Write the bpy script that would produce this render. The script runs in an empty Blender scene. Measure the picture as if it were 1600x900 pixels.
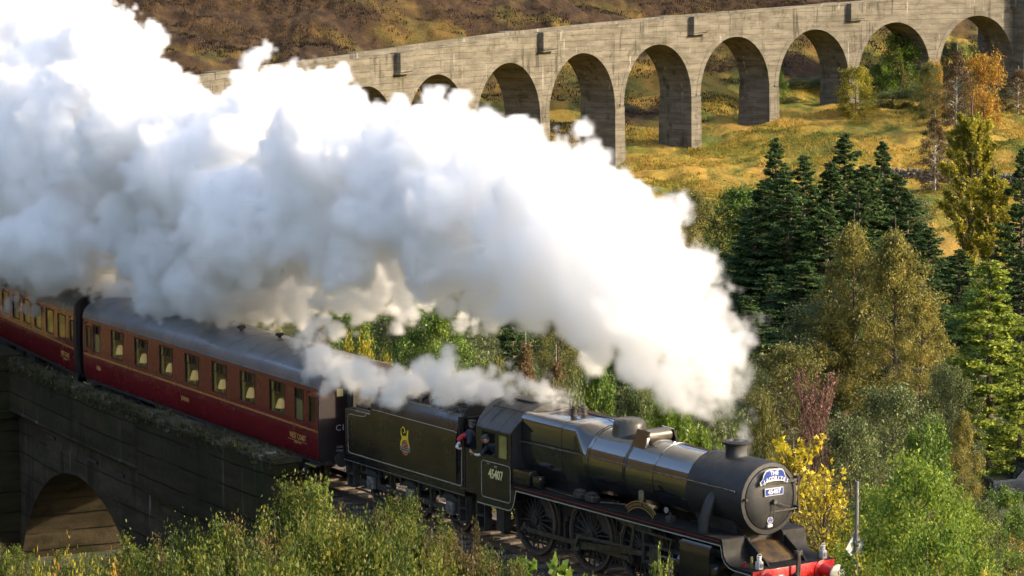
import bpy, bmesh, math, random
import numpy as np
from mathutils import Vector, Matrix, Euler
PI=math.pi
S=bpy.context.scene
COL=S.collection
rnd=random.Random(11)
# ------------------------------------------------------------------ camera
CAM_H=15.15; CAM_F=4239.3; CAM_PITCH=0.1168; CAM_ROLL=0.0059
cd=bpy.data.cameras.new('camera'); cam=bpy.data.objects.new('camera',cd); COL.objects.link(cam)
cd.sensor_width=36; cd.lens=36*CAM_F/1600; cd.clip_start=1; cd.clip_end=6000
cam.matrix_world=Matrix.Translation((0,0,CAM_H))@Matrix.Rotation(PI/2-CAM_PITCH,4,'X')@Matrix.Rotation(-CAM_ROLL,4,'Z')
S.camera=cam
# ------------------------------------------------------------------ sky, sun, exposure
SUN_AZ=math.radians(-20)      # from +x (image right) towards +y (away)
SUN_EL=math.radians(21)
w=bpy.data.worlds.new('World'); S.world=w; w.use_nodes=True
nt=w.node_tree
sky=nt.nodes.new('ShaderNodeTexSky'); sky.sky_type='NISHITA'; sky.sun_disc=False
sky.sun_elevation=SUN_EL; sky.sun_rotation=PI/2-SUN_AZ
sky.air_density=0.8; sky.dust_density=3.0; sky.ozone_density=0.3
bg=nt.nodes['Background']; bg.inputs[1].default_value=0.15
nt.links.new(sky.outputs[0],bg.inputs[0])
sl=bpy.data.lights.new('sun','SUN'); sl.energy=2.15; sl.angle=math.radians(0.55); sl.color=(1,0.83,0.60)
so=bpy.data.objects.new('sun',sl); COL.objects.link(so)
sd=Vector((math.cos(SUN_AZ)*math.cos(SUN_EL),math.sin(SUN_AZ)*math.cos(SUN_EL),math.sin(SUN_EL)))
so.rotation_euler=sd.to_track_quat('Z','Y').to_euler()
so.location=(60,80,60)
S.view_settings.view_transform='Standard'; S.view_settings.look='None'
S.view_settings.exposure=1.72; S.view_settings.gamma=1
S.render.engine='CYCLES'
cy=S.cycles
cy.max_bounces=32; cy.diffuse_bounces=3; cy.glossy_bounces=3; cy.transmission_bounces=6
cy.transparent_max_bounces=8; cy.volume_bounces=32
cy.volume_step_rate=1.6; cy.volume_max_steps=400
cy.use_denoising=True
try: cy.denoiser='OPENIMAGEDENOISE'
except Exception: pass
cy.use_adaptive_sampling=True; cy.adaptive_threshold=0.03
cy.caustics_reflective=False; cy.caustics_refractive=False

# ------------------------------------------------------------------ geometry of the place
def ray(px,py):
    X=(px-800)/CAM_F; Y=(450-py)/CAM_F
    cr,sr=math.cos(CAM_ROLL),math.sin(CAM_ROLL)
    X,Y=X*cr+Y*sr,-X*sr+Y*cr
    c,s=math.cos(CAM_PITCH),math.sin(CAM_PITCH)
    return Vector((X, c+Y*s, -s+Y*c))
def at(px,py,D):
    """point on the line of sight of photo pixel at ground distance D (along y)"""
    r=ray(px,py); return Vector((0,0,CAM_H))+r*(D/r.y)
TX,TY,TPSI,TR=6.6108,62.2863,2.2,247.1126
TCX=TX+TR*math.sin(TPSI); TCY=TY-TR*math.cos(TPSI)
def track(s,w=0,z=0):
    """point on the curved line: s metres behind the buffer beam, w metres to the visible side"""
    ph=TPSI-s/TR
    px=TCX-TR*math.sin(ph); py=TCY+TR*math.cos(ph)
    return Vector((px-w*math.sin(ph),py+w*math.cos(ph),z))
def track_ang(s): return TPSI-s/TR
# ------------------------------------------------------------------ helpers
class B:
    """collects shapes; build() links them as one mesh object"""
    def __init__(s,M=None): s.bm=bmesh.new(); s.M=M or Matrix.Identity(4)
    def _tf(s,vs,M):
        for v in vs: v.co=M@v.co
    def box(s,x0,x1,y0,y1,z0,z1,bev=0,M=None):
        r=bmesh.ops.create_cube(s.bm,size=1)['verts']
        T=Matrix.Translation(((x0+x1)/2,(y0+y1)/2,(z0+z1)/2))@Matrix.Diagonal((abs(x1-x0),abs(y1-y0),abs(z1-z0),1))
        s._tf(r,T)
        if bev:
            es=list({e for v in r for e in v.link_edges})
            r2=bmesh.ops.bevel(s.bm,geom=es,offset=bev,segments=2,affect='EDGES',profile=0.5)
            r=list({v for f in r2['faces'] for v in f.verts}|{v for v in r if v.is_valid})
        if M: s._tf(r,M)
        return s
    def cyl(s,a,b,r0,r1=None,n=12,cap=True):
        a=Vector(a); b=Vector(b); r1=r0 if r1 is None else r1
        d=b-a; q=d.to_track_quat('Z','Y').to_matrix().to_4x4()
        v=bmesh.ops.create_cone(s.bm,cap_ends=cap,segments=n,radius1=max(r0,1e-4),radius2=max(r1,1e-4),depth=d.length)['verts']
        s._tf(v,Matrix.Translation((a+b)/2)@q); return s
    def tube(s,pts,r,n=8,r_end=None):
        """swept tube through points"""
        pts=[Vector(p) for p in pts]; rings=[]
        for i,p in enumerate(pts):
            t=(pts[min(i+1,len(pts)-1)]-pts[max(i-1,0)]).normalized()
            u=t.orthogonal().normalized() if i==0 else (u-t*u.dot(t)).normalized()
            v=t.cross(u); rr=r if r_end is None else r+(r_end-r)*i/(len(pts)-1)
            rings.append([s.bm.verts.new(p+(u*math.cos(2*PI*k/n)+v*math.sin(2*PI*k/n))*rr) for k in range(n)])
        for A,C in zip(rings,rings[1:]):
            for k in range(n): s.bm.faces.new((A[k],A[(k+1)%n],C[(k+1)%n],C[k]))
        s.bm.faces.new(rings[0][::-1]); s.bm.faces.new(rings[-1]); return s
    def lathe(s,prof,o=(0,0,0),axis=(0,0,1),n=24,a0=0,a1=2*PI):
        """prof: (radius, height along axis)"""
        ax=Vector(axis).normalized(); u=ax.orthogonal().normalized()
        if abs(ax.z)<0.9: u=(Vector((0,0,1))-ax*ax.z).normalized()
        v=ax.cross(u); o=Vector(o); full=abs(a1-a0-2*PI)<1e-6; m=n if full else n+1
        rings=[]
        for r,h in prof:
            if r<1e-5: rings.append([s.bm.verts.new(o+ax*h)])
            else: rings.append([s.bm.verts.new(o+ax*h+(u*math.cos(a0+(a1-a0)*k/n)+v*math.sin(a0+(a1-a0)*k/n))*r) for k in range(m)])
        for A,C in zip(rings,rings[1:]):
            for k in range(m if full else m-1):
                k2=(k+1)%m
                if len(A)==1 and len(C)==1: continue
                if len(A)==1: f=(A[0],C[k2],C[k])
                elif len(C)==1: f=(A[k],A[k2],C[0])
                else: f=(A[k],A[k2],C[k2],C[k])
                s.bm.faces.new(f)
        return s
    def loft(s,profs,close=True,caps=True):
        """list of equal-length point loops"""
        R=[[s.bm.verts.new(Vector(p)) for p in pr] for pr in profs]; n=len(R[0])
        for A,C in zip(R,R[1:]):
            for k in range(n if close else n-1):
                s.bm.faces.new((A[k],A[(k+1)%n],C[(k+1)%n],C[k]))
        if caps and close:
            s.bm.faces.new(R[0][::-1]); s.bm.faces.new(R[-1])
        return s
    def prism(s,poly,axis,a,b):
        """polygon extruded along axis 'x','y' or 'z' from a to b; poly coordinates are the other two axes in order"""
        def P(p,t):
            return {'x':(t,p[0],p[1]),'y':(p[0],t,p[1]),'z':(p[0],p[1],t)}[axis]
        return s.loft([[P(p,a) for p in poly],[P(p,b) for p in poly]])
    def ball(s,c,r,seg=10,sc=(1,1,1)):
        v=bmesh.ops.create_uvsphere(s.bm,u_segments=seg,v_segments=max(4,seg//2),radius=r)['verts']
        s._tf(v,Matrix.Translation(c)@Matrix.Diagonal((*sc,1))); return s
    def ico(s,c,r,sub=1,sc=(1,1,1),rot=None):
        v=bmesh.ops.create_icosphere(s.bm,subdivisions=sub,radius=r)['verts']
        M=Matrix.Translation(c)@(rot.to_matrix().to_4x4() if rot else Matrix.Identity(4))@Matrix.Diagonal((*sc,1))
        s._tf(v,M); return v
    def quad(s,a,b,c,d): s.bm.faces.new([s.bm.verts.new(Vector(p)) for p in (a,b,c,d)]); return s
    def build(s,name,mat,parent=None,ang=35,fix=True):
        if fix: bmesh.ops.recalc_face_normals(s.bm,faces=s.bm.faces[:])
        me=bpy.data.meshes.new(name)
        for v in s.bm.verts: v.co=s.M@v.co
        s.bm.to_mesh(me); s.bm.free()
        if ang:
            for p in me.polygons: p.use_smooth=True
            me.set_sharp_from_angle(angle=math.radians(ang))
        me.materials.append(mat)
        o=bpy.data.objects.new(name,me); COL.objects.link(o)
        if parent: o.parent=parent
        return o
def empty(name,loc,rz=0,label=None,cat=None,group=None):
    o=bpy.data.objects.new(name,None); COL.objects.link(o); o.location=loc; o.rotation_euler=(0,0,rz); o.empty_display_size=0.3
    return tag(o,label,cat,group)
def tag(o,label=None,cat=None,group=None,kind=None):
    for k,v in (('label',label),('category',cat),('group',group),('kind',kind)):
        if v: o[k]=v
    return o
def copy_tree(o,parent=None):
    c=o.copy(); COL.objects.link(c)
    if parent: c.parent=parent
    for ch in [x for x in o.children]: copy_tree(ch,c)
    return c
def text(name,body,size,M,mat,parent,ext=0.004,align='CENTER',sx=1.0,bold=0.0):
    cu=bpy.data.curves.new(name,'FONT'); cu.body=body; cu.size=size; cu.extrude=ext; cu.align_x=align; cu.align_y='CENTER'; cu.resolution_u=2
    cu.offset=bold
    t=bpy.data.objects.new('t',cu); COL.objects.link(t)
    me=bpy.data.meshes.new_from_object(t.evaluated_get(bpy.context.evaluated_depsgraph_get()))
    bpy.data.objects.remove(t); bpy.data.curves.remove(cu)
    me.name=name; me.materials.clear(); me.materials.append(mat)
    o=bpy.data.objects.new(name,me); COL.objects.link(o); o.parent=parent
    o.matrix_local=M@Matrix.Diagonal((sx,1,1,1)); return o
def side_m(s,w,z): return Matrix(((-1,0,0,s),(0,0,1,w),(0,1,0,z),(0,0,0,1)))     # reads on the visible side
def front_m(s,w,z): return Matrix(((0,0,-1,s),(-1,0,0,w),(0,1,0,z),(0,0,0,1)))   # reads on the front
MATS={}
def mat(name,col,rough=0.6,metal=0,spec=0.5,coat=0,var=None,scale=3.0,bump=0,bscale=20,rvar=0,emit=None,detail=5):
    """procedural material: base colour, a second colour mixed by noise, bump, varying roughness"""
    if name in MATS: return MATS[name]
    m=bpy.data.materials.new(name); m.use_nodes=True; nt=m.node_tree; p=nt.nodes['Principled BSDF']
    p.inputs['Base Color'].default_value=(*col,1); p.inputs['Roughness'].default_value=rough; p.inputs['Metallic'].default_value=metal
    p.inputs['Specular IOR Level'].default_value=spec
    if coat: p.inputs['Coat Weight'].default_value=coat; p.inputs['Coat Roughness'].default_value=0.06
    tc=node(nt,'ShaderNodeTexCoord')
    def noise(sc,det=detail):
        n=node(nt,'ShaderNodeTexNoise'); n.inputs['Scale'].default_value=sc; n.inputs['Detail'].default_value=det; n.inputs['Roughness'].default_value=0.65
        nt.links.new(tc.outputs['Object'],n.inputs['Vector']); return n.outputs[0]
    if var:
        r=node(nt,'ShaderNodeMapRange'); r.inputs[1].default_value=0.38; r.inputs[2].default_value=0.66
        nt.links.new(noise(scale),r.inputs[0])
        mx=node(nt,'ShaderNodeMix',data_type='RGBA'); nt.links.new(r.outputs[0],mx.inputs[0])
        mx.inputs[6].default_value=(*col,1); mx.inputs[7].default_value=(*var,1); nt.links.new(mx.outputs[2],p.inputs['Base Color'])
    if rvar:
        r=node(nt,'ShaderNodeMapRange'); r.inputs[1].default_value=0.3; r.inputs[2].default_value=0.7
        r.inputs[3].default_value=max(0.02,rough-rvar); r.inputs[4].default_value=min(1,rough+rvar)
        nt.links.new(noise(scale*1.7),r.inputs[0]); nt.links.new(r.outputs[0],p.inputs['Roughness'])
    if bump:
        b=node(nt,'ShaderNodeBump'); b.inputs['Strength'].default_value=1; b.inputs['Distance'].default_value=bump
        nt.links.new(noise(bscale,4),b.inputs['Height']); nt.links.new(b.outputs[0],p.inputs['Normal'])
    MATS[name]=m; return m
def node(nt,t,**kw):
    n=nt.nodes.new(t)
    for k,v in kw.items(): setattr(n,k,v)
    return n
# ------------------------------------------------------------------ train
mk_black=mat('loco black paint',(.010,.010,.011),.22,coat=.35,var=(.022,.019,.014),scale=1.3,rvar=.08)
mk_boiler=mat('boiler black gloss',(.012,.012,.013),.15,coat=1.0,var=(.026,.023,.019),scale=.9,rvar=.07)
mk_boiler.node_tree.nodes['Principled BSDF'].inputs['Coat IOR'].default_value=1.9
mk_matte=mat('smokebox matt black',(.010,.0105,.012),.55,var=(.022,.020,.017),scale=2.2,rvar=.12,bump=.004,bscale=14)
mk_dirty=mat('sooty ironwork',(.018,.017,.016),.6,var=(.05,.04,.03),scale=5,rvar=.15,bump=.004,bscale=22)
mk_steel=mat('oily steel rod',(.16,.15,.13),.38,metal=.75,var=(.07,.06,.05),scale=6,rvar=.1)
mk_roofblk=mat('cab roof grey black',(.035,.033,.03),.5,var=(.07,.062,.052),scale=3,rvar=.12)
mk_red=mat('buffer beam red',(.55,.012,.012),.38,coat=.3,var=(.40,.012,.012),scale=4)
mk_bufhead=mat('worn buffer steel',(.34,.33,.29),.5,metal=.3,var=(.27,.26,.23),scale=5)
mk_white=mat('white paint',(.56,.55,.52),.5,var=(.42,.40,.36),scale=12)
mk_cream=mat('cream lettering',(.72,.62,.30),.5)
mk_line=mat('cream grey lining',(.34,.31,.24),.5)
mk_redline=mat('red lining',(.22,.012,.012),.5)
mk_blue=mat('plate blue',(.012,.035,.20),.35,coat=.3)
mk_coal=mat('coal',(.012,.012,.012),.35,var=(.03,.03,.032),scale=30,bump=.03,bscale=18)
mk_maroon=mat('coach maroon',(.17,.015,.017),.25,coat=.5,var=(.13,.012,.014),scale=1.1,rvar=.05)
mk_maroond=mat('shroud maroon and shaded coach end',(.016,.005,.006),.6,var=(.010,.004,.005),scale=2)  # near-black paints the steam's shadow onto the coach ends; also the shroud's maroon
mk_croof=mat('coach roof grey',(.13,.135,.15),.34,coat=.2,var=(.085,.087,.097),scale=.7,rvar=.06,detail=4)
mk_under=mat('underframe black',(.020,.018,.016),.75,var=(.055,.045,.034),scale=6,bump=.006,bscale=20)
mk_gold=mat('gold lettering',(.62,.36,.09),.5)
mk_yellow=mat('yellow step edge',(.65,.50,.08),.6)
mk_dark=mat('dark interior',(.02,.017,.014),.8)
mk_int=mat('coach interior cream',(.50,.42,.26),.8,var=(.22,.16,.08),scale=1.5)
mk_seat=mat('coach seat fabric',(.45,.36,.22),.9)
mk_shade=mat('lamp shade cloth',(.72,.62,.42),.8)
mk_rail=mat('rail steel',(.13,.10,.08),.5,metal=.4,var=(.09,.05,.03),scale=8)
mk_frame=mat('window frame',(.05,.02,.014),.5)
def glass_mat(name,tint,refl):
    m=bpy.data.materials.new(name); m.use_nodes=True; nt=m.node_tree; nt.nodes.remove(nt.nodes['Principled BSDF'])
    g=node(nt,'ShaderNodeBsdfGlossy'); g.inputs['Roughness'].default_value=.05; g.inputs['Color'].default_value=(.9,.92,.9,1)
    t=node(nt,'ShaderNodeBsdfTransparent'); t.inputs['Color'].default_value=(*tint,1)
    lw=node(nt,'ShaderNodeLayerWeight'); f=node(nt,'ShaderNodeMath',operation='POWER'); nt.links.new(lw.outputs['Facing'],f.inputs[0]); f.inputs[1].default_value=4.0
    a=node(nt,'ShaderNodeMath',operation='MULTIPLY_ADD'); nt.links.new(f.outputs[0],a.inputs[0]); a.inputs[1].default_value=.75; a.inputs[2].default_value=refl
    mx=node(nt,'ShaderNodeMixShader'); nt.links.new(a.outputs[0],mx.inputs[0]); nt.links.new(t.outputs[0],mx.inputs[1]); nt.links.new(g.outputs[0],mx.inputs[2])
    nt.links.new(mx.outputs[0],nt.nodes['Material Output'].inputs[0]); return m
mk_glass=glass_mat('window glass',(.85,.82,.68),.06)
def leaf_like(name,col,t):
    m=mat(name,col,.8); nt=m.node_tree; p=nt.nodes['Principled BSDF']; tr=node(nt,'ShaderNodeBsdfTranslucent'); tr.inputs[0].default_value=(*col,1)
    mx=node(nt,'ShaderNodeMixShader'); mx.inputs[0].default_value=t; nt.links.new(p.outputs[0],mx.inputs[1]); nt.links.new(tr.outputs[0],mx.inputs[2]); nt.links.new(mx.outputs[0],nt.nodes['Material Output'].inputs[0]); return m
def railz(s):
    return float(np.interp(s,[-200,70,150,216,264,299,334,369,420],[0,0,1.5,3.0,4.25,5.92,7.33,8.68,10.9]))
def rrect(x0,x1,z0,z1,r,n=5):
    P=[]
    for cx,cz,a in ((x1-r,z1-r,0),(x0+r,z1-r,PI/2),(x0+r,z0+r,PI),(x1-r,z0+r,1.5*PI)):
        for k in range(n+1): P.append((cx+r*math.cos(a+PI/2*k/n),cz+r*math.sin(a+PI/2*k/n)))
    return P
def line_loop(b,P,wd,w0,w1):
    """thin raised line round a closed outline in the side plane"""
    n=len(P)
    for i in range(n):
        a=Vector((P[i][0],P[i][1])); c=Vector((P[(i+1)%n][0],P[(i+1)%n][1])); d=c-a
        if d.length<1e-6: continue
        d.normalize(); nn=Vector((-d.y,d.x))*wd/2; a=a-d*wd*.3; c=c+d*wd*.3
        b.prism([(a.x+nn.x,a.y+nn.y),(c.x+nn.x,c.y+nn.y),(c.x-nn.x,c.y-nn.y),(a.x-nn.x,a.y-nn.y)],'y',w0,w1)
def line_open(b,P,wd,w0,w1):
    for i in range(len(P)-1):
        a=Vector(P[i]); c=Vector(P[i+1]); d=(c-a)
        if d.length<1e-6: continue
        d.normalize(); nn=Vector((-d.y,d.x))*wd/2; c=c+d*wd*.3
        b.prism([(a.x+nn.x,a.y+nn.y),(c.x+nn.x,c.y+nn.y),(c.x-nn.x,c.y-nn.y),(a.x-nn.x,a.y-nn.y)],'y',w0,w1)
def wheel_mesh(r,spokes,name_m,hub=.14,tyre=.075,wd=.12,rim=.06):
    """rim, spokes and hub of a wheel with its axis along y, outer face at +y"""
    b=B(); b.lathe([(r-tyre-rim,-wd/2),(r-tyre-rim,wd/2-.01),(r-tyre,wd/2-.01),(r-tyre,-wd/2),(r-tyre-rim,-wd/2)],axis=(0,1,0),n=40)
    b.lathe([(0,-wd/2),(hub,-wd/2),(hub,wd/2+.02),(hub*.55,wd/2+.03),(hub*.5,wd/2+.015),(0,wd/2+.015)],axis=(0,1,0),n=20)
    for k in range(spokes):
        a=2*PI*k/spokes; d=Vector((math.cos(a),0,math.sin(a)))
        b.cyl(d*hub*.9,d*(r-tyre-rim*.6),.032,.022,n=6,cap=False)
    return b
def tyre_mesh(r,tyre=.075,wd=.13):
    b=B(); b.lathe([(r-tyre,-wd/2),(r-tyre,wd/2),(r-.008,wd/2),(r,wd/2-.01),(r,-wd/2+.03),(r+.03,-wd/2+.02),(r+.03,-wd/2-.01),(r-tyre,-wd/2)],axis=(0,1,0),n=44); return b
WHEEL_CACHE={}
def add_wheel(parent,name,r,spokes,s,w,z,rot=0,weight=False):
    key=(r,spokes,weight)
    if key not in WHEEL_CACHE:
        b=wheel_mesh(r,spokes,name)
        if weight:
            A=[(r*.86*math.cos(a),r*.86*math.sin(a)) for a in np.linspace(-.55,.55,9)]+[(r*.62*math.cos(a),r*.62*math.sin(a)) for a in np.linspace(.45,-.45,5)]
            b.prism(A,'y',-.03,.055)
        h=b.build(name,mk_dirty,parent); t=tyre_mesh(r).build('tyre',mk_steel if False else mk_rail,h)
        WHEEL_CACHE[key]=(h.data,t.data)
    else:
        h=bpy.data.objects.new(name,WHEEL_CACHE[key][0]); COL.objects.link(h); h.parent=parent
        t=bpy.data.objects.new('tyre',WHEEL_CACHE[key][1]); COL.objects.link(t); t.parent=h
    flip=w<0
    h.matrix_local=Matrix.Translation((s,w,z))@(Matrix.Rotation(PI,4,'Z') if flip else Matrix.Identity(4))@Matrix.Rotation(rot,4,'Y')
    return h
# ---- locomotive: local x = metres behind the buffer beam, y = towards the visible side, z up
LS=5.5
def vehicle(name,smid,label,cat,group=None):
    o=empty(name,track(smid,0,railz(smid)),track_ang(smid),label,cat,group); return o,Matrix.Translation((-smid,0,0))
loco,LM=vehicle('steam_locomotive',LS,'black steam locomotive numbered 45407 leading the train out of the smoke','locomotive')
inner=bpy.data.objects.new  # alias kept short
def LB(): return B(LM)
def lt(M): return LM@M
CZ=2.72
# boiler barrel (tapered) with bands
b=LB()
def ring(s,r,cz,n=48,a0=0): return [(s,r*math.sin(2*PI*k/n),cz+r*math.cos(2*PI*k/n)) for k in range(n)]
b.loft([ring(2.98,.815,CZ),ring(5.2,.85,CZ+.012),ring(7.12,.89,CZ+.03)])
boiler=b.build('boiler',mk_boiler,loco)
b=LB()
for s,r,cz in ((3.04,.816,CZ),(4.35,.836,CZ+.008),(5.55,.856,CZ+.015),(6.95,.887,CZ+.029)):
    b.loft([ring(s-.03,r+.006,cz),ring(s-.028,r+.012,cz),ring(s+.028,r+.012,cz),ring(s+.03,r+.006,cz)],caps=False)
b.build('boiler_band',mk_boiler,boiler)
# firebox
def belp(s,hw,top,rc,bot,hb,n=7):
    P=[]
    for k in range(n+1):
        a=PI/2*k/n; P.append((hw-rc+rc*math.cos(a)**.9,top-rc+rc*math.sin(a)))
    P=[(hb,bot),(hb+(hw-hb)*.55,bot+.5),(hw-.01,CZ-.05)]+P
    P=[(w,z) for w,z in P]; L=[(-w,z) for w,z in P[::-1]]
    # the crown is slightly cambered
    out=P+[(hw*.3,top+.02),(-hw*.3,top+.02)]+L
    return [(s,w,z) for w,z in out]
def boil(s,r,cz,N):
    m=(N-2)//2
    half=[(r*math.sin(a),cz+r*math.cos(a)) for a in np.linspace(PI*.93,.35,m)]
    out=half+[(r*.12,cz+r),(-r*.12,cz+r)]+[(-w,z) for w,z in half[::-1]]
    return [(s,w,z) for w,z in out]
NB=len(belp(0,.9,3.6,.3,1.9,.7))
b=LB(); b.loft([boil(7.04,.90,CZ+.03,NB),belp(7.42,.915,3.665,.30,1.86,.72),belp(7.5,.925,3.685,.27,1.86,.72),belp(9.78,.955,3.70,.27,1.80,.72)])
fb=b.build('firebox',mk_boiler,loco,ang=28)
b=LB()
for s in (8.0,9.05): b.loft([belp(s-.025,.935+.006,3.70,.27,1.84,.73),belp(s+.025,.939+.006,3.70,.27,1.84,.73)],caps=False)
b.build('firebox_band',mk_boiler,fb)
b=LB()
for s in (8.08,9.12):
    for w in (.80,-.80): b.lathe([(.07,0),(.07,.03),(.03,.05),(0,.05)],(s,w,3.58),(0,w*.9,1),n=12)
for s in (7.9,8.15,8.4,8.65): b.ball((s,.945,2.78),.025,6)
b.build('washout_plug',mk_dirty,fb)
# smokebox
b=LB(); b.loft([ring(.95,.835,CZ),ring(.965,.868,CZ),ring(.98,.878,CZ),ring(2.97,.878,CZ),ring(2.99,.81,CZ)])
sb=b.build('smokebox',mk_matte,loco)
b=LB()
for k in range(44):
    a=2*PI*k/44
    for s in (2.90,):
        if math.cos(a)>-.8: b.ball((s,.881*math.sin(a),CZ+.881*math.cos(a)),.014,5)
for k in range(12):
    for s in (2.75,2.35): b.ball((s-.0,.881*math.sin(.15+.05*k),CZ+.881*math.cos(.15+.05*k)),.011,5)
tag(b.build('rivets',mk_matte,sb),kind='stuff')
b=LB()                                   # front ring, door
b.lathe([(.745,-.02),(.76,-.045),(.852,-.035),(.868,-.005),(.868,.02)],(.95,0,CZ),(1,0,0),n=48)
b.build('front_ring',mk_matte,sb)
b=LB(); b.lathe([(0,-.16),(.12,-.158),(.3,-.145),(.5,-.118),(.65,-.078),(.73,-.03),(.735,.0),(.735,.02)],(.935,0,CZ),(1,0,0),n=48)
door=b.build('smokebox_door',mk_matte,sb)
b=LB()
for z in (3.12,2.42): b.box(.79,.815,-.76,.25 if z>3 else .1,z-.022,z+.022)
for z in (3.12,2.42): b.cyl((.80,-.80,z-.05),(.80,-.80,z+.05),.035,n=8)
b.cyl((.80,-.80,2.3),(.80,-.80,3.2),.018,n=8)
b.box(.80,.95,-.84,-.77,3.06,3.18); b.box(.80,.95,-.84,-.77,2.36,2.48)
b.build('door_hinge',mk_dirty,door)
b=LB(); b.lathe([(0,-.12),(.05,-.12),(.055,-.05),(.07,0)],(.80,0,CZ-.05),(1,0,0),n=12)
b.cyl((.70,0,CZ-.05),(.70,-.46,CZ-.22),.014,n=6); b.build('door_handle',mk_steel,door)
b=LB(); b.cyl((.72,0,CZ-.05),(.72,.02,CZ-.45),.013,n=6); b.build('door_handle',mk_dirty,door)
b=LB(); b.cyl((.80,.77,CZ+.06),(.92,.77,CZ+.06),.03,n=8); b.build('door_lug',mk_dirty,door)
b=LB(); b.cyl((.76,.44,3.09),(.76,-.70,3.09),.014,n=6); b.build('handrail',mk_steel,door)
# chimney
b=LB(); b.lathe([(.52,-.12),(.44,-.05),(.34,.02),(.285,.08),(.265,.14),(.25,.3),(.26,.40),(.30,.42),(.335,.445),(.34,.475),(.30,.50),(.27,.515),(.225,.51),(.215,.47),(.21,.2),(.0,.2)],(2.13,0,3.435),(0,0,1),n=32)
# saddle the flare onto the barrel
for v in b.bm.verts:
    h=v.co.z-3.42
    if h<.1:
        w=v.co.y; v.co.z+= (math.sqrt(max(.0,.878**2-w*w))-.878)*(1-max(0,h)/.1)+ .0
b.build('chimney',mk_matte,loco)
# dome, top feed, safety valves, whistle
b=LB(); b.lathe([(.50,-.16),(.455,-.06),(.43,0),(.425,.12),(.40,.2),(.33,.27),(.2,.305),(0,.315)],(6.35,0,3.63),(0,0,1),n=32)
for v in b.bm.verts:
    if v.co.z<3.6: v.co.z-=.25*abs(v.co.y)**2
b.build('dome',mat('dome dull black',(.03,.029,.022),.38,coat=.2,var=(.045,.042,.03),scale=3),loco)
b=LB(); b.loft([[(s,w*1.0,z) for s,z in rrect(5.05,5.5,3.50,3.80,.14)] for w in (-.36,-.30,.30,.36)])
tf=b.build('top_feed',mat('top feed casing',(.05,.045,.036),.4,coat=.2,var=(.07,.06,.045),scale=4),loco)
b=LB(); b.loft([[(5.02,.36,3.78),(5.5,.36,3.80),(5.55,.50,3.30),(5.0,.47,3.32)],[(5.02,.40,3.79),(5.5,.40,3.81),(5.55,.60,3.28),(5.0,.58,3.30)]])
b.build('side_shield',mk_boiler,tf); b=LB()
b.loft([[(5.02,-.36,3.78),(5.5,-.36,3.80),(5.55,-.50,3.30),(5.0,-.47,3.32)],[(5.02,-.40,3.79),(5.5,-.40,3.81),(5.55,-.60,3.28),(5.0,-.58,3.30)]])
b.build('side_shield',mk_boiler,tf)
b=LB()
for sg in (1,-1):
    b=LB(); b.tube([(5.45,sg*(.853*math.sin(a)),CZ+.013+.865*math.cos(a)) for a in np.linspace(.55,1.9,9)],.03,8)
    b.build('feed_pipe',mk_black,tf)
for w in (.16,-.16):
    b=LB(); b.lathe([(.10,0),(.10,.05),(.075,.06),(.075,.14),(.095,.15),(.095,.20),(.05,.22),(.05,.26),(0,.27)],(8.5,w,3.695),(0,0,1),n=14); b.build('safety_valve',mk_dirty,loco)
b=LB(); b.cyl((9.35,-.35,3.70),(9.35,-.35,3.86),.03,n=8); b.cyl((9.35,-.35,3.86),(9.35,-.35,3.98),.045,n=10); b.tube([(7.2,-.25,3.73),(8.2,-.28,3.73),(9.3,-.35,3.73)],.014,6); b.build('whistle',mk_dirty,loco)
# hand rails
for sg in (1,-1):
    b=LB(); pts=[(9.72,sg*1.06,2.98),(7.2,sg*1.0,2.99),(5,sg*.955,2.99),(3,sg*.945,2.98),(1.05,sg*.945,2.97)]
    b.tube(pts,.017,8)
    for s in (2.2,4.2,5.6,7.3,8.6): 
        w=np.interp(s,[1.75,7.2,9.72],[.915,1.0,1.06]); b.cyl((s,sg*(w-.13),2.96),(s,sg*w,2.985),.014,n=6)
    b.build('boiler_handrail',mk_steel,loco)
# running plate with valance
b=LB(); RW=1.28
for sg in (1,-1):
    b.box(1.12,9.8,sg*.55,sg*RW,1.84,1.865); b.box(1.12,9.84,sg*(RW-.035),sg*RW,1.70,1.839)
    prof=[(1.12,1.865)]+[(1.05-.02*k*0,1.865-.02*k) for k in ()]
    curve=[(1.14,1.865),(1.10,1.84),(1.075,1.75),(1.06,1.62),(1.02,1.48),(.94,1.37),(.82,1.305),(.66,1.28),(.04,1.275)]
    low=[(x+.03 if i<5 else x,z-.035) for i,(x,z) in enumerate(curve)]
    b.prism(curve+low[::-1],'y',sg*.56,sg*RW)
    c2=[(1.16,1.70),(1.12,1.60),(1.08,1.44),(.98,1.31),(.84,1.235),(.66,1.20),(.04,1.19)]
    low2=[(x+.03 if i<4 else x,z+.05) for i,(x,z) in enumerate(c2)]
    b.prism(c2+low2[::-1],'y',sg*(RW-.03),sg*(RW-.005))
b.box(.04,.95,-.555,.555,1.245,1.27)
rp=b.build('running_plate',mat('running plate black',(.009,.009,.010),.65,spec=.2,var=(.018,.016,.013),scale=3,rvar=.1),loco)
b=LB()
P=[(9.52,1.705),(1.16,1.705),(1.12,1.60),(1.08,1.44),(.98,1.31),(.84,1.235),(.66,1.20),(.04,1.19)]
line_open(b,P,.028,RW+.001,RW+.006); b.build('white_line',mk_line,rp)
b=LB(); line_open(b,[(9.6,1.80),(1.2,1.80)],.02,RW+.001,RW+.004); b.build('red_line',mk_redline,rp)
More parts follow.
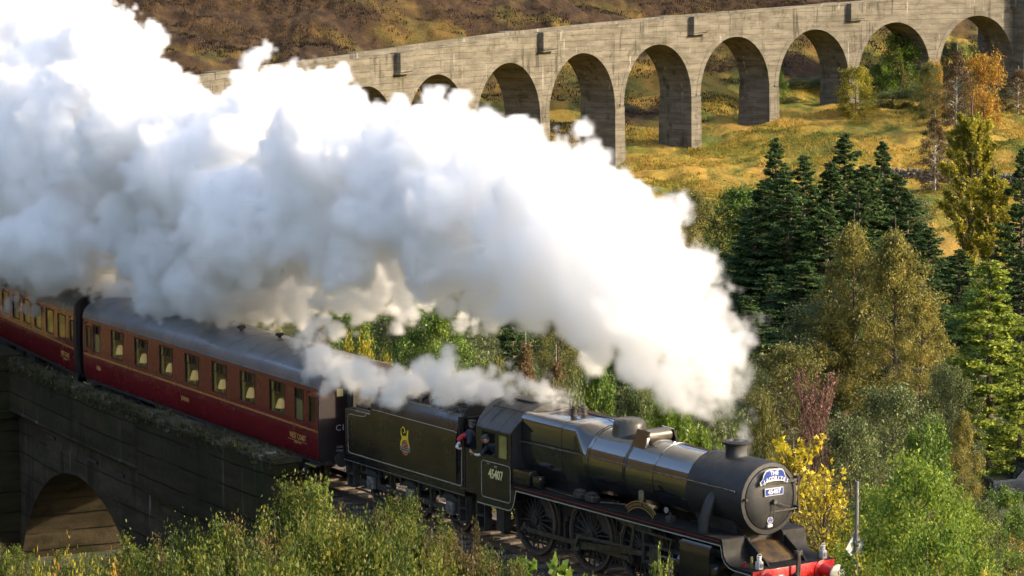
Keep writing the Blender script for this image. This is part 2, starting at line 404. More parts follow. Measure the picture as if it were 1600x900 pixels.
# front frames, saddle, sloping cover
b=LB()
for sg in (1,-1): b.prism([(1.7,1.27),(1.7,1.98),(1.28,1.98),(.90,1.72),(.30,1.36),(.22,1.27)],'y',sg*.545,sg*.585)
b.build('front_frame',MATS['running plate black'],loco)
b=LB(); b.loft([[(.55,-.54,1.275),(.55,.54,1.275),(.62,.54,1.36),(.62,-.54,1.36)],[(1.25,-.54,1.30),(1.25,.54,1.30),(1.15,.54,1.62),(1.15,-.54,1.62)]])
b.loft([[(1.15,-.54,1.40),(1.15,.54,1.40),(1.12,.54,1.625),(1.12,-.54,1.625)],[(1.6,-.54,1.40),(1.6,.54,1.40),(1.6,.54,1.66),(1.6,-.54,1.66)]])
b.build('valve_cover',mat('valve cover with painted sunlight',(.014,.012,.011),.6,spec=.2,var=(.09,.055,.022),scale=2.0),loco)  # orange blotches imitate sunlight falling on the sloping cover
b=LB(); b.loft([[(1.35,w,z) for w,z in ((-.52,1.30),(.52,1.30),(.55,1.75),(.72,2.25),(-.72,2.25),(-.55,1.75))],[(2.85,w,z) for w,z in ((-.52,1.30),(.52,1.30),(.55,1.75),(.72,2.25),(-.72,2.25),(-.55,1.75))]])
b.build('smokebox_saddle',mk_dirty,loco)
# main frames between the wheels, ash pan
b=LB(); b.box(1.0,10.6,-.56,-.52,.55,1.83); b.box(1.0,10.6,.52,.56,.55,1.83); b.box(3.2,3.5,-.5,.5,.7,1.8); b.box(5.7,5.9,-.5,.5,.7,1.8); b.box(7.3,9.6,-.5,.5,.5,1.6)
b.build('main_frame',mk_dirty,loco)
# cylinders
for sg in (1,-1):
    b=LB()
    pr=[(.62,.52),(1.30,.55),(1.345,.70),(1.345,1.35),(1.33,1.52),(1.26,1.63),(1.12,1.665),(.62,1.665)]
    b.loft([[(s,sg*w,z) for w,z in pr] for s in (1.50,2.62)])
    cy_=b.build('cylinder',mk_black,loco,ang=40)
    b=LB()
    for s0,s1 in ((1.28,1.50),(2.62,2.80)):
        b.cyl((s0,sg*1.02,.97),(s1,sg*1.02,.97),.30,n=20); b.build('cylinder_cover',mk_black,cy_); b=LB()
        b.cyl((s0-.05 if s0<2 else s0,sg*1.0,1.46),(s1+.1 if s0>2 else s1,sg*1.0,1.46),.155,n=16); b.build('valve_chest_cover',mk_black,cy_); b=LB()
    b.bm.free()
    b=LB(); b.tube([(2.0,sg*.76,2.72),(2.0,sg*.88,2.60),(2.0,sg*1.0,2.36),(2.02,sg*1.07,2.05),(2.03,sg*1.08,1.80)],.145,14); b.build('steam_pipe',mk_matte,loco)
# wheels
CR=.37; PIN=(.27,-.25)
pa=math.atan2(-PIN[1],PIN[0])
for s in (4.76,6.89,9.33):
    for w in (.775,-.775): add_wheel(loco,'driving_wheel',.914,20,s-LS,w,.914,rot=pa+PI if w>0 else .4,weight=True)
for s in (1.05,3.03):
    for w in (.775,-.775): add_wheel(loco,'bogie_wheel',.502,10,s-LS,w,.502,rot=.3)
b=LB()
for s in (4.76,6.89,9.33): b.cyl((s,-.8,.914),(s,.8,.914),.09,n=10); b.build('axle',mk_dirty,loco); b=LB()
for s in (1.05,3.03): b.cyl((s,-.8,.502),(s,.8,.502),.08,n=10); b.build('axle',mk_dirty,loco); b=LB()
b.bm.free()
for sg in (1,-1):
    px,pz=(PIN if sg>0 else (-.1,.36))
    b=LB()
    for s in (4.76,6.89,9.33):
        b.cyl((s+px,sg*.84,.914+pz),(s+px,sg*1.06,.914+pz),.062,n=12)
        b.cyl((s+px,sg*.905,.914+pz),(s+px,sg*.985,.914+pz),.115,n=16)
        b.box(s+px-.05,s+px+.05,sg*.92,sg*.975,.914+pz+.09,.914+pz+.17)
    for s0,s1 in ((4.76,6.89),(6.89,9.33)):
        b.box(s0+px+.05,s1+px-.05,sg*.92,sg*.965,.914+pz-.058,.914+pz+.058)
    b.build('coupling_rod',mk_steel,loco)
    # connecting rod to the crosshead
    A=Vector((6.89+px,sg*1.03,.914+pz)); Cc=Vector((3.92,sg*1.03,.97))
    d=(Cc-A).normalized(); n_=Vector((-d.z,0,d.x))
    b=LB(); 
    for y0,y1,k in ((1.0,1.055,1),):
        P=[A+n_*.09,A-n_*.09,Cc-n_*.06,Cc+n_*.06]
        b.loft([[(p.x,sg*y0,p.z) for p in P],[(p.x,sg*y1,p.z) for p in P]])
    b.cyl((A.x,sg*.99,A.z),(A.x,sg*1.09,A.z),.15,n=16); b.cyl((Cc.x,sg*.99,Cc.z),(Cc.x,sg*1.08,Cc.z),.10,n=14)
    b.build('connecting_rod',mk_steel,loco)
    b=LB(); b.box(2.85,4.35,sg*.98,sg*1.10,1.15,1.215); b.box(2.85,4.35,sg*.98,sg*1.10,.73,.79); b.box(4.32,4.42,sg*.6,sg*1.1,.7,1.75)
    b.box(4.0,4.9,sg*.62,sg*1.12,1.50,1.72); b.build('slide_bar',mk_dirty,loco)
    b=LB(); b.box(3.75,4.1,sg*.97,sg*1.12,.795,1.145); b.cyl((2.75,sg*1.03,.97),(3.8,sg*1.03,.97),.045,n=10); b.build('crosshead',mk_steel,loco)
    # valve gear: return crank, eccentric rod, expansion link, radius rod, combination lever
    b=LB(); R0=Vector((6.89+px,sg*1.11,.914+pz)); R1=R0+Vector((-.16,0,.28))
    L0=Vector((4.78,sg*1.13,1.02))
    def bar(p,q,h,y):
        d=(q-p).normalized(); n2=Vector((-d.z,0,d.x))*h
        P=[p+n2,p-n2,q-n2,q+n2]; b.loft([[(v.x,sg*y,v.z) for v in P],[(v.x,sg*(y+.035),v.z) for v in P]])
    bar(R0,R1,.055,1.10); bar(R1,L0,.035,1.15)
    b.build('eccentric_rod',mk_steel,loco)
    b=LB(); bar(Vector((4.80,0,.98)),Vector((4.66,0,1.72)),.05,1.11); bar(Vector((4.70,0,1.50)),Vector((3.1,0,1.46)),.03,1.07); bar(Vector((3.15,0,1.52)),Vector((3.35,0,.72)),.03,1.14); bar(Vector((3.35,0,.74)),Vector((3.85,0,.80)),.025,1.14)
    bar(Vector((4.75,0,1.55)),Vector((5.45,0,1.66)),.05,1.09)
    b.build('expansion_link',mk_steel,loco)
    b=LB()
    for s in (5.82,8.1,10.2): b.box(s-.06,s+.06,sg*.62,sg*.72,.35,1.2); b.box(s-.12,s-.06,sg*.72,sg*.84,.55,1.1)
    for s in (4.76,6.89,9.33): b.box(s-.5,s+.5,sg*.58,sg*.66,.42,.5)
    b.box(4.2,10.3,sg*.64,sg*.69,.28,.34); b.build('brake_gear',mk_dirty,loco)
    # splasher tops are below the plate; sand pipes
    b=LB(); b.tube([(8.3,sg*.8,1.7),(8.25,sg*.8,1.2),(8.35,sg*.76,.3)],.02,6); b.build('sand_pipe',mk_dirty,loco); b=LB(); b.tube([(5.85,sg*.8,1.7),(5.82,sg*.8,1.1),(5.95,sg*.76,.3)],.02,6); b.build('sand_pipe',mk_dirty,loco)
# running plate fittings
b=LB()
for s in (6.45,6.95): b.box(s-.17,s+.17,.98,1.22,1.90,2.06,.02); b.box(s-.12,s+.12,1.0,1.2,2.06,2.13,.02); b.cyl((s-.14,1.24,1.95),(s-.14,1.24,2.02),.03,n=8); b.cyl((s-.1,1.05,1.865),(s-.1,1.05,1.92),.03,n=6); b.cyl((s+.1,1.05,1.865),(s+.1,1.05,1.92),.03,n=6)
b.build('lubricator',mk_dirty,loco)
b=LB(); b.tube([(6.1,1.1,1.93),(5.7,1.08,1.98),(5.2,1.05,2.02),(4.95,1.02,2.0),(4.8,1.0,2.12)],.022,6); b.tube([(6.9,1.15,1.92),(7.6,1.1,1.9),(8.6,1.05,1.92)],.016,6); b.build('oil_pipe',mk_steel,loco)
b=LB(); b.box(8.95,9.72,.98,1.26,1.87,2.28,.03)
for z in (1.98,2.08,2.18): b.box(9.0,9.70,1.262,1.285,z-.016,z+.016)
b.box(8.55,8.93,1.0,1.22,1.87,2.2,.06); b.build('sand_box',mk_black,loco)
b=LB(); b.box(3.2,3.36,1.0,1.2,1.87,2.05,.02); b.cyl((3.28,1.1,2.03),(3.28,1.1,2.12),.03,n=8); b.build('plate_fittings',mk_dirty,loco)
# curved nameplate with its crest over the running plate
b=LB(); NPc=(4.42,1.30); 
A=[(NPc[0]+.92*math.cos(a)*1.0,NPc[1]+.92*math.sin(a)) for a in np.linspace(.86,PI-.86,15)]; Bq=[(NPc[0]+.77*math.cos(a),NPc[1]+.77*math.sin(a)) for a in np.linspace(PI-.86,.86,15)]
b.prism(A+Bq,'y',1.10,1.13); npl=b.build('nameplate',mat('nameplate black',(.02,.018,.016),.4),loco)
b=LB(); line_open(b,[(x,z) for x,z in A],.022,1.131,1.137); line_open(b,[(x,z) for x,z in Bq],.022,1.131,1.137); b.build('plate_border',mat('brass',(.5,.33,.10),.4,metal=.7),npl)
nm='LANCASHIRE FUSILIER'
for i,ch in enumerate(nm):
    if ch==' ': continue
    a=PI-.92-(PI-1.84)*i/(len(nm)-1); a2=PI-a
    x=NPc[0]+.845*math.cos(a2); z=NPc[1]+.845*math.sin(a2)
    text('letter',ch,.085,lt(side_m(x,1.132,z))@Matrix.Rotation(-(PI/2-a),4,'Z')@Matrix.Rotation(0,4,'Z'),MATS['brass'],npl,ext=.003)
b=LB(); b.prism(rrect(4.33,4.51,2.23,2.50,.06),'y',1.10,1.125); b.build('crest',mat('crest bronze',(.16,.13,.09),.5,metal=.4,var=(.3,.25,.18),scale=20),npl)
b=LB(); b.lathe([(0,.02),(.075,.02),(.075,0)],(3.62,.95,2.12),(0,1,0),n=16); b.lathe([(.075,.022),(.055,.022)],(3.62,.95,2.12),(0,1,0),n=16); op=b.build('builder_plate',mat('plate grey',(.25,.24,.21),.5),loco)
# cab
b=LB(); CF,CRr=9.76,11.36; CW=1.28
side=[(CRr,1.10),(CRr,3.17),(CF,3.17),(CF,1.80)]+[(9.84-.30*(1-math.cos(a))*0+.0,1.8-.0) for a in ()]+[(9.56+.0,1.71)]+[(9.56+.30*(1-math.cos(a)),1.69-.0-.58*math.sin(a)) for a in np.linspace(.1,PI/2,7)]
def side_panel(b,sg):
    y0,y1=sg*(CW-.03),sg*CW
    # sheet below the windows with the curved front corner
    low=[(CRr,1.10),(CRr,2.46),(CF,2.46),(CF,1.86),(9.50,1.86),(9.50,1.70),(9.54,1.56),(9.58,1.40),(9.64,1.24),(9.74,1.14),(9.88,1.10)]
    b.prism(low,'y',y0,y1)
    b.prism([(CRr,2.463),(CRr,3.17),(11.08,3.17),(11.08,2.463)],'y',y0,y1)
    b.prism([(10.47,2.463),(10.47,3.17),(10.36,3.17),(10.36,2.463)],'y',y0,y1)
    b.prism([(9.93,2.463),(9.93,3.17),(CF,3.17),(CF,2.463)],'y',y0,y1)
    b.prism([(11.077,3.09),(11.077,3.17),(10.473,3.17),(10.473,3.09)],'y',y0,y1)
    b.prism([(10.357,3.09),(10.357,3.17),(9.933,3.17),(9.933,3.09)],'y',y0,y1)
side_panel(b,1); cab=b.build('cab',mk_black,loco)
b=LB(); side_panel(b,-1); b.build('far_side_sheet',mk_black,cab)
def roof_prof(s,d=0,n=18):
    out=[]
    for k in range(n+1):
        t=-1+2*k/n; w=1.33*t; z=3.19+.66*(1-abs(t)**2.1)
        out.append((s,w,z+d))
    return out
b=LB()
o=roof_prof(9.70); b.loft([roof_prof(9.70)+roof_prof(9.70,-.035)[::-1],roof_prof(11.30)+roof_prof(11.30,-.035)[::-1],[(p[0]+.33*(1-abs(p[1]/1.33)**3),p[1],p[2]) for p in roof_prof(11.30)+roof_prof(11.30,-.035)[::-1]]])
rf=b.build('roof',mk_roofblk,cab)
b=LB()
for s in (9.72,10.25,10.85,11.28): b.loft([[(s-.02,w,z+.012) for _,w,z in roof_prof(s)]+[(s-.02,w,z-.01) for _,w,z in roof_prof(s)[::-1]],[(s+.02,w,z+.012) for _,w,z in roof_prof(s)]+[(s+.02,w,z-.01) for _,w,z in roof_prof(s)[::-1]]])
b.box(10.15,11.0,-.3,.3,3.84,3.88,.01); b.box(9.75,11.2,.80,.83,3.68,3.72)
b.build('roof_rib',mk_roofblk,rf)
# cab front sheet with the boiler through it, floor, dark inside
b=LB(); fr=[(1.25,1.87),(1.25,3.17)]+[(w,z-.04) for _,w,z in roof_prof(0)[::-1] if abs(w)<1.25]+[(-1.25,3.17),(-1.25,1.87)]
b.prism(fr,'x',9.755,9.785); b.build('cab_front',mk_matte,cab)
b=LB(); b.box(9.8,11.9,-1.2,1.2,1.30,1.36); b.box(9.8,9.9,-1.0,1.0,1.4,3.1); b.box(9.95,10.3,.5,1.1,1.36,1.9); b.box(9.8,12.3,-1.24,-1.21,1.36,3.25); b.build('cab_floor_and_light_block',mk_dark,cab)  # includes an added dark far-side sheet that keeps sunlight out of the cab
b=LB(); b.box(9.93,10.36,1.252,1.258,2.46,3.09); g=b.build('window',mat('cab window painted reflection',(.30,.25,.07),.12,coat=.5,var=(.20,.17,.05),scale=2),cab)  # olive base colour stands for a reflection in the pane
b=LB()
for P in (rrect(9.93,10.36,2.46,3.09,.03),rrect(10.47,11.08,2.46,3.09,.03)): line_loop(b,P,.025,CW+.001,CW+.008)
b.build('window_frame',mk_matte,cab)
b=LB(); line_loop(b,rrect(9.79,11.12,1.33,2.30,.10),.022,CW+.001,CW+.005); b.build('number_panel_line',mk_line,cab)
b=LB(); line_open(b,[(CRr-.03,1.135),(9.90,1.135),(9.76,1.17),(9.67,1.26),(9.61,1.41),(9.57,1.57),(9.53,1.705)],.028,CW+.001,CW+.006); b.build('white_line',mk_line,cab)
text('cab_number','45407',.34,lt(side_m(10.46,CW+.003,1.98)),mk_cream,cab,sx=.78,bold=.008)
text('power_class','5MT',.09,lt(side_m(10.46,CW+.003,2.19)),mk_line,cab,sx=.9)
text('power_class','RA7',.06,lt(side_m(10.80,CW+.003,2.24)),mk_line,cab)
for sg in (1,-1):
    b=LB(); b.cyl((11.42,sg*1.22,1.2),(11.42,sg*1.22,2.6),.018,n=6); b.box(11.1,11.5,sg*.95,sg*1.22,.38,.42); b.box(11.1,11.5,sg*.95,sg*1.22,.75,.79); b.box(11.1,11.14,sg*.97,sg*1.2,.38,1.2); b.box(11.46,11.5,sg*.97,sg*1.2,.38,1.2); b.box(10.35,10.7,sg*.9,sg*1.1,.45,1.1)
    b.build('cab_step',mk_dirty,loco)
# buffer beam, buffers, hose, coupling
b=LB(); b.box(0,.04,-1.25,1.25,.80,1.268,.004); bb=b.build('buffer_beam',mk_red,loco)
b=LB()
for w in np.arange(-1.2,1.21,.115):
    for z in (1.23,): b.ball((-.004,w,z),.016,5)
for w in np.arange(-.78,.80,.13):
    for z in (1.10,1.17): b.ball((-.004,w,z),.016,5)
for z in np.arange(.85,1.2,.08):
    for w in (-1.2,1.2): b.ball((-.004,w,z),.016,5)
tag(b.build('rivets',mat('rivet heads',(.62,.10,.08),.35,coat=.3),bb),kind='stuff')
for sg in (1,-1):
    b=LB(); b.lathe([(0,0),(.25,0),(.25,-.03),(.17,-.05),(.15,-.12),(.135,-.38),(.14,-.40),(0,-.40)],(0,sg*.865,1.055),(1,0,0),n=20); bu=b.build('buffer',mk_red,bb)
    b=LB(); b.cyl((-.38,sg*.865,1.055),(-.52,sg*.865,1.055),.09,n=14); b.lathe([(0,-.05),(.10,-.048),(.20,-.03),(.225,-.01),(.225,.02),(.0,.03)],(-.53,sg*.865,1.055),(1,0,0),n=28); b.build('buffer_head',mk_bufhead,bu)
b=LB(); b.tube([(-.03,-.12,.95),(-.05,-.12,1.3),(-.04,-.12,1.50),(-.06,-.10,1.58),(-.12,-.05,1.60),(-.15,.0,1.55),(-.15,.02,1.35),(-.13,.04,1.05),(-.12,.05,.85),(-.10,.05,.7)],.035,8)
b.box(-.12,.0,-.16,.02,1.52,1.63,.01); b.build('brake_hose',mk_dirty,loco)
b=LB(); b.box(-.18,0,-.05,.05,.98,1.08); b.tube([(-.15,0,1.02),(-.25,.0,.95),(-.26,0,.75),(-.18,0,.6)],.025,6); b.lathe([(.09,0),(.11,-.02),(.09,-.04)],(-.05,.0,1.03),(1,0,0),n=14); b.build('coupling_hook',mk_dirty,loco)
# lamps on the platform
def lamp(w,s,label):
    P=track(s,w,1.285); o=empty('oil_lamp',P,track_ang(0),label,'lamp','white lamps above the buffer beam')
    b=B(); b.box(-.085,.085,-.085,.085,0,.24,.012); b.lathe([(.075,.24),(.06,.29),(.05,.31),(.05,.36),(.065,.365),(.065,.38),(.03,.40),(0,.40)],n=14)
    b.build('lamp_body',mk_white,o)
    b=B(); b.tube([(0,-.08,.30),(0,-.09,.40),(0,-.05,.45),(0,.05,.45),(0,.09,.40),(0,.08,.30)],.009,6); b.build('handle',mk_white,o)
    b=B(); b.lathe([(.055,0),(.06,-.03),(.05,-.04),(.0,-.03)],(-.085,0,.13),(1,0,0),n=16); b.build('lens',mk_bufhead,o); o.scale=(.8,.8,.8); return o
lamp(1.02,.14,'white oil lamp above the buffer beam on the nameplate side, beside the sloping frame')
lamp(-.98,.14,'white oil lamp above the buffer beam on the diamond sign side, beyond the hose')
b=LB(); b.box(.30,.34,1.0,1.06,1.27,1.56); b.box(.30,.34,-1.06,-1.0,1.27,1.5); b.build('lamp_iron',mat('brass iron',(.22,.17,.06),.5,metal=.4),loco)
b=LB(); b.ball((.45,1.12,1.40),.035,8); b.box(.44,.54,1.08,1.18,1.28,1.37,.02); b.build('red_lamp_tail',mat('dull red',(.25,.01,.02),.5),loco)
# headboard, smokebox number plate, shed plate
hc=(CZ+.0); b=LB()
top=[(w,z) for w,z in ((-.50,3.10),(-.54,3.20),(-.44,3.27),(-.40,3.40),(-.32,3.50),(-.2,3.525),(0,3.535),(.2,3.525),(.32,3.50),(.40,3.40),(.44,3.27),(.54,3.20),(.50,3.10))]
bot=[(.50*math.cos(a),3.08+.12*math.sin(a)) for a in np.linspace(0.15,PI-.15,9)]
b.prism([(w*.80,3.255+(z-3.3)*.86) for w,z in top]+[(w*.80,3.255+(z-3.3)*.86) for w,z in bot],'x',.735,.755)
hb=b.build('headboard',mk_white,loco)
def inset(P,k):
    c=Vector((0,3.30)); return [((p[0])*(1-k*.9),c.y+(p[1]-c.y)*(1-k*2.0)) for p in P]
b=LB(); b.prism([(w*.755,3.255+(z-3.30)*.76) for w,z in top]+[(w*.755,3.255+(3.115+.118*math.sin(a)-3.3)*.86) for (w,_),a in zip(bot,np.linspace(.15,PI-.15,9))],'x',.728,.734); b.build('headboard_panel',mk_blue,hb)
text('headboard_lettering','THE',.135,lt(front_m(.727,0,3.355)),mk_white,hb,ext=.003,bold=.004)
for i,ch in enumerate('JACOBITE'):
    t=(i-3.5)/3.5; text('headboard_lettering',ch,.125,lt(front_m(.727,-t*.30,3.236-.066*t*t))@Matrix.Rotation(-t*.36,4,'Z'),mk_white,hb,ext=.003,bold=.004)
b=LB(); b.box(.745,.775,-.29,.27,2.82,3.0); pl=b.build('number_plate',mk_white,loco)
b=LB(); b.box(.738,.744,-.275,.255,2.835,2.985); b.build('plate_panel',mk_blue,pl)
text('plate_number','45407',.155,lt(front_m(.737,-.01,2.91)),mk_white,pl,ext=.003,bold=.004)
b=LB(); b.lathe([(0,0),(.085,0),(.085,.06)],(.80,.06,2.22),(1,0,0),n=20); sp=b.build('shed_plate',mk_white,loco)
b=LB(); b.lathe([(0,-.004),(.07,-.004)],(.80,.06,2.22),(1,0,0),n=20); b.build('plate_panel',mk_blue,sp)
text('plate_number','67',.07,lt(front_m(.794,.06,2.245)),mk_white,sp,ext=.002); text('plate_number','26C',.055,lt(front_m(.794,.06,2.185)),mk_white,sp,ext=.002)
b=LB(); b.box(.80,.86,-.01,.13,2.06,2.12); b.build('plate_tab',mk_white,sp)
# ---- tender
TS=15.3
tender,TM=vehicle('tender',TS,'black coal tender with a yellow lion crest coupled between engine and coach','tender')
def TB(): return B(TM)
def tt(M): return TM@M
TW=1.28
def tank_prof(s,top,curl=True):
    P=[(TW,1.36),(TW,2.52)]
    if curl: P+=[(TW-.015,2.72),(TW-.06,2.92),(TW-.14,3.10),(TW-.24,3.24),(TW-.28,top)]
    else: P+=[(TW-.002,2.58),(TW-.004,2.62),(TW-.006,2.65),(TW-.01,2.67),(TW-.02,top)]
    return [(s,w,z) for w,z in P]+[(s,-w,z) for w,z in P[::-1]]
b=TB(); b.loft([tank_prof(17.1,3.28),tank_prof(12.42,3.28)])
b.loft([tank_prof(18.52,2.68,False),tank_prof(17.103,2.68,False)])
tank=b.build('tank',mat('tender olive black',(.012,.010,.008),.3,coat=.2,var=(.028,.022,.014),scale=.9,rvar=.08),tender,ang=50)
# S curved front ends of the side sheets
b=TB()
for sg in (1,-1):
    P=[(12.43,1.36),(11.98,1.36),(11.98,2.45),(12.0,2.58),(12.07,2.72),(12.17,2.85),(12.24,2.98),(12.26,3.12),(12.28,3.26),(12.43,3.26)]
    R=[]
    for z in (0,1):
        R.append([(s,sg*((TW if z else TW-.03)-(0 if zz<2.6 else .34*((zz-2.52)/.76)**1.9*.85)),zz) for s,zz in P])
    b.loft(R)
b.build('front_side_sheet',MATS['tender olive black'],tank,ang=50)
b=TB(); b.box(12.3,17.1,-.98,.98,3.2,3.24); b.prism([(17.1,2.68),(17.0,3.45),(17.06,3.45),(17.16,2.68)],'y',-1.0,1.0)
b.box(17.35,17.85,-.3,.3,2.67,2.85,.05); b.cyl((18.1,.5,2.68),(18.1,.5,2.82),.16,n=14); b.box(17.3,18.4,.75,1.15,2.68,2.72,.01); b.box(17.6,18.3,.8,1.05,2.72,2.80,.02)
b.build('tank_top',mk_roofblk,tank)
b=TB(); b.loft([[(12.35,w,z) for w,z in ((-1.0,3.2),(-.98,3.42),(-.5,3.62),(.5,3.62),(.98,3.42),(1.0,3.2))],[(12.42,w,z) for w,z in ((-1.0,3.2),(-.98,3.42),(-.5,3.62),(.5,3.62),(.98,3.42),(1.0,3.2))]])
b.box(11.98,12.42,-1.2,1.2,1.3,1.36); b.box(12.36,12.42,-1.2,1.2,1.36,3.25); b.build('front_plate',mk_dark,tank)
# coal: lumps heaped on the bunker
b=TB(); r=random.Random(3)
for i in range(620):
    s=r.uniform(12.55,17.0); w=r.uniform(-.92,.92)
    h=3.18+.42*(1-(w/1.0)**2)*(1-max(0,(s-15)/3.2))+.04*r.random()
    b.ico((s,w,h),r.uniform(.05,.11),1,(r.uniform(.7,1.2),r.uniform(.7,1.2),r.uniform(.6,1)),Euler((r.random()*6,r.random()*6,r.random()*6)))
b.box(12.5,17.05,-.95,.95,3.22,3.3)
coal=b.build('coal',mk_coal,tender,ang=0); coal['kind']='stuff'
b=TB()
P=[(18.36,1.46)]+[(18.36,2.40),(18.33,2.50),(18.24,2.55),(17.55,2.57),(17.36,2.60),(17.26,2.68)]
line_open(b,P,.025,TW+.001,TW+.006)
b.tube([(17.0,TW-.035,2.84),(12.6,TW-.035,2.84),(12.42,TW-.03,2.82)],.011,5)
P2=[(18.36,1.50),(18.32,1.44),(18.24,1.42),(12.20,1.42),(12.13,1.45),(12.11,1.52),(12.11,2.42),(12.16,2.52)]
line_open(b,P2,.025,TW+.001,TW+.006); b.build('cream_line',mk_line,tank)
b=TB(); b.box(11.95,18.55,-1.3,1.3,1.28,1.355); b.box(11.95,18.55,1.26,1.30,1.16,1.279); b.box(11.95,18.55,-1.30,-1.26,1.16,1.279); b.box(18.5,18.56,-1.25,1.25,.8,1.3); b.build('footplate',mk_black,tender)
b=TB(); line_open(b,[(18.55,1.19),(11.95,1.19)],.02,1.301,1.305); b.build('white_line',mat('faint lining',(.14,.13,.11),.5),tender)
b=TB(); b.cyl((18.35,TW+.05,1.75),(18.35,TW+.05,2.42),.016,n=6); b.cyl((18.35,TW,1.76),(18.35,TW+.05,1.76),.014,n=6); b.cyl((18.35,TW,2.41),(18.35,TW+.05,2.41),.014,n=6)
b.cyl((11.96,TW+.0,1.36),(11.96,TW+.0,2.45),.016,n=6); b.build('handrail',mk_dirty,tender)
# outside frames: one plate with cut outs, one side each
for sg in (1,-1):
    b=TB(); y0,y1=sg*1.0,sg*1.045
    ax=(12.95,15.1,17.3)
    b.box(12.1,18.5,y0,y1,1.02,1.158); 
    edges=[12.1]+[v for a in ax for v in (a-.34,a+.34)]+[18.5]
    for a in ax: b.box(a-.34,a+.34,y0,y1,.52,1.019)
    for i in range(0,len(edges),2):
        s0,s1=edges[i]+.001,edges[i+1]-.001
        b.box(s0,s1,y0,y1,.52,.68); 
        n=7                                        # arched top of the opening
        for k in range(n):
            t0,t1=k/n,(k+1)/n; m=abs((t0+t1)/2*2-1)
            b.box(s0+(s1-s0)*t0,s0+(s1-s0)*t1,y0,y1,1.019-.22*m**3,1.0195)
    b.build('side_frame',mk_under,tender)
    for a in ax:
        b=TB(); b.box(a-.16,a+.16,sg*1.05,sg*1.20,.50,.86,.03); b.cyl((a,sg*1.20,.68),(a,sg*1.235,.68),.10,n=12)
        b.build('axle_box',mat('axle box grease',(.09,.085,.075),.5,var=(.2,.19,.17),scale=9),tender)
        b=TB()
        for k in range(5): b.box(a-.50+.08*k,a+.50-.08*k,sg*1.08,sg*1.16,.90+.035*k,.93+.035*k)
        for q in (-.5,.5): b.box(a+q-.03,a+q+.03,sg*1.07,sg*1.17,.88,1.16)
        b.build('leaf_spring',mk_under,tender)
    b=TB()
    for s0 in (11.98,18.15):
        b=TB(); b.box(s0,s0+.36,sg*1.0,sg*1.26,.42,.45); b.box(s0,s0+.36,sg*1.0,sg*1.24,.78,.81); b.box(s0,s0+.03,sg*1.02,sg*1.24,.42,1.16); b.box(s0+.33,s0+.36,sg*1.02,sg*1.24,.42,1.16)
        b.build('step',mk_under,tender)
    b=TB(); b.box(12.3,18.2,sg*1.12,sg*1.15,.36,.41); b.cyl((14.0,sg*1.12,.42),(14.0,sg*1.12,1.1),.025,n=6); b.cyl((16.2,sg*1.12,.42),(16.2,sg*1.12,1.1),.025,n=6)
    for a in ax: b.box(a+.62,a+.74,sg*.74,sg*.84,.35,1.0)
    b.build('brake_rod',mk_dirty,tender)
for s in (12.95,15.1,17.3):
    for w in (.775,-.775): add_wheel(tender,'tender_wheel',.65,12,s-TS,w,.65,rot=.5)
b=TB()
for s in (12.95,15.1,17.3): b.cyl((s,-1.1,.65),(s,1.1,.65),.08,n=10)
b.box(12.2,18.4,-.9,.9,.95,1.28); b.build('axle',mk_dirty,tender)
# crest: lion over a wheel with a banner
EX,EZ=15.10,2.18; W0=TW+.002
mk_lion=mat('crest yellow',(.80,.55,.03),.5); mk_crestred=mat('crest red',(.45,.06,.035),.5); mk_crestcream=mat('crest cream',(.5,.42,.28),.5)
b=TB(); b.lathe([(.185,.003),(.185,.006),(.125,.006),(.125,.003)],(EX,W0,EZ-.17),(0,1,0),n=28); 
for k in range(8):
    a=PI/8+k*PI/4; b.cyl((EX,W0+.004,EZ-.17),(EX+.14*math.cos(a),W0+.004,EZ-.17+.14*math.sin(a)),.010,n=5)
b.lathe([(0,.008),(.05,.008),(.05,.003)],(EX,W0,EZ-.17),(0,1,0),n=14)
crest=b.build('crest',mk_crestred,tank)
b=TB(); b.lathe([(.195,.001),(.195,.004),(.10,.004)],(EX,W0,EZ-.17),(0,1,0),n=28); b.build('wheel_rim',mk_crestcream,crest)
b=TB()                                     # lion, facing the engine (lower s)
L=[(.27,-.12),(.24,.0),(.20,.06),(.17,.14),(.10,.165),(-.06,.17),(-.10,.24),(-.11,.34),(-.17,.36),(-.19,.33),(-.15,.30),(-.20,.28),(-.16,.24),(-.15,.14),(-.17,.05),(-.20,-.02),(-.26,-.14),(-.21,-.14),(-.13,.02),(-.04,.06),(.06,.05),(.13,.02),(.18,-.04),(.21,-.12)]
b.prism([(EX+x,EZ+z) for x,z in L],'y',W0,W0+.008); b.tube([(EX+.15,W0+.004,EZ+.12),(EX+.22,W0+.004,EZ+.22),(EX+.22,W0+.004,EZ+.34),(EX+.12,W0+.004,EZ+.41),(EX+.02,W0+.004,EZ+.37),(EX+.0,W0+.004,EZ+.28),(EX+.09,W0+.004,EZ+.25)],.014,5)
b.build('lion',mk_lion,crest)
b=TB(); b.prism([(EX-.27,EZ-.13),(EX+.27,EZ-.13),(EX+.27,EZ-.25),(EX-.27,EZ-.25)],'y',W0+.007,W0+.012); bn=b.build('banner',mk_crestcream,crest)
b=TB(); b.prism([(EX-.255,EZ-.145),(EX+.255,EZ-.145),(EX+.255,EZ-.235),(EX-.255,EZ-.235)],'y',W0+.012,W0+.014); b.build('banner_field',mk_black,bn)
text('banner_lettering','BRITISH RAILWAYS',.068,tt(side_m(EX,W0+.0145,EZ-.19)),mk_crestcream,bn,ext=.001,sx=.78)
b=LB(); b.box(11.38,11.97,1.19,1.215,1.32,2.5); b.build('cab_door',mk_black,cab)
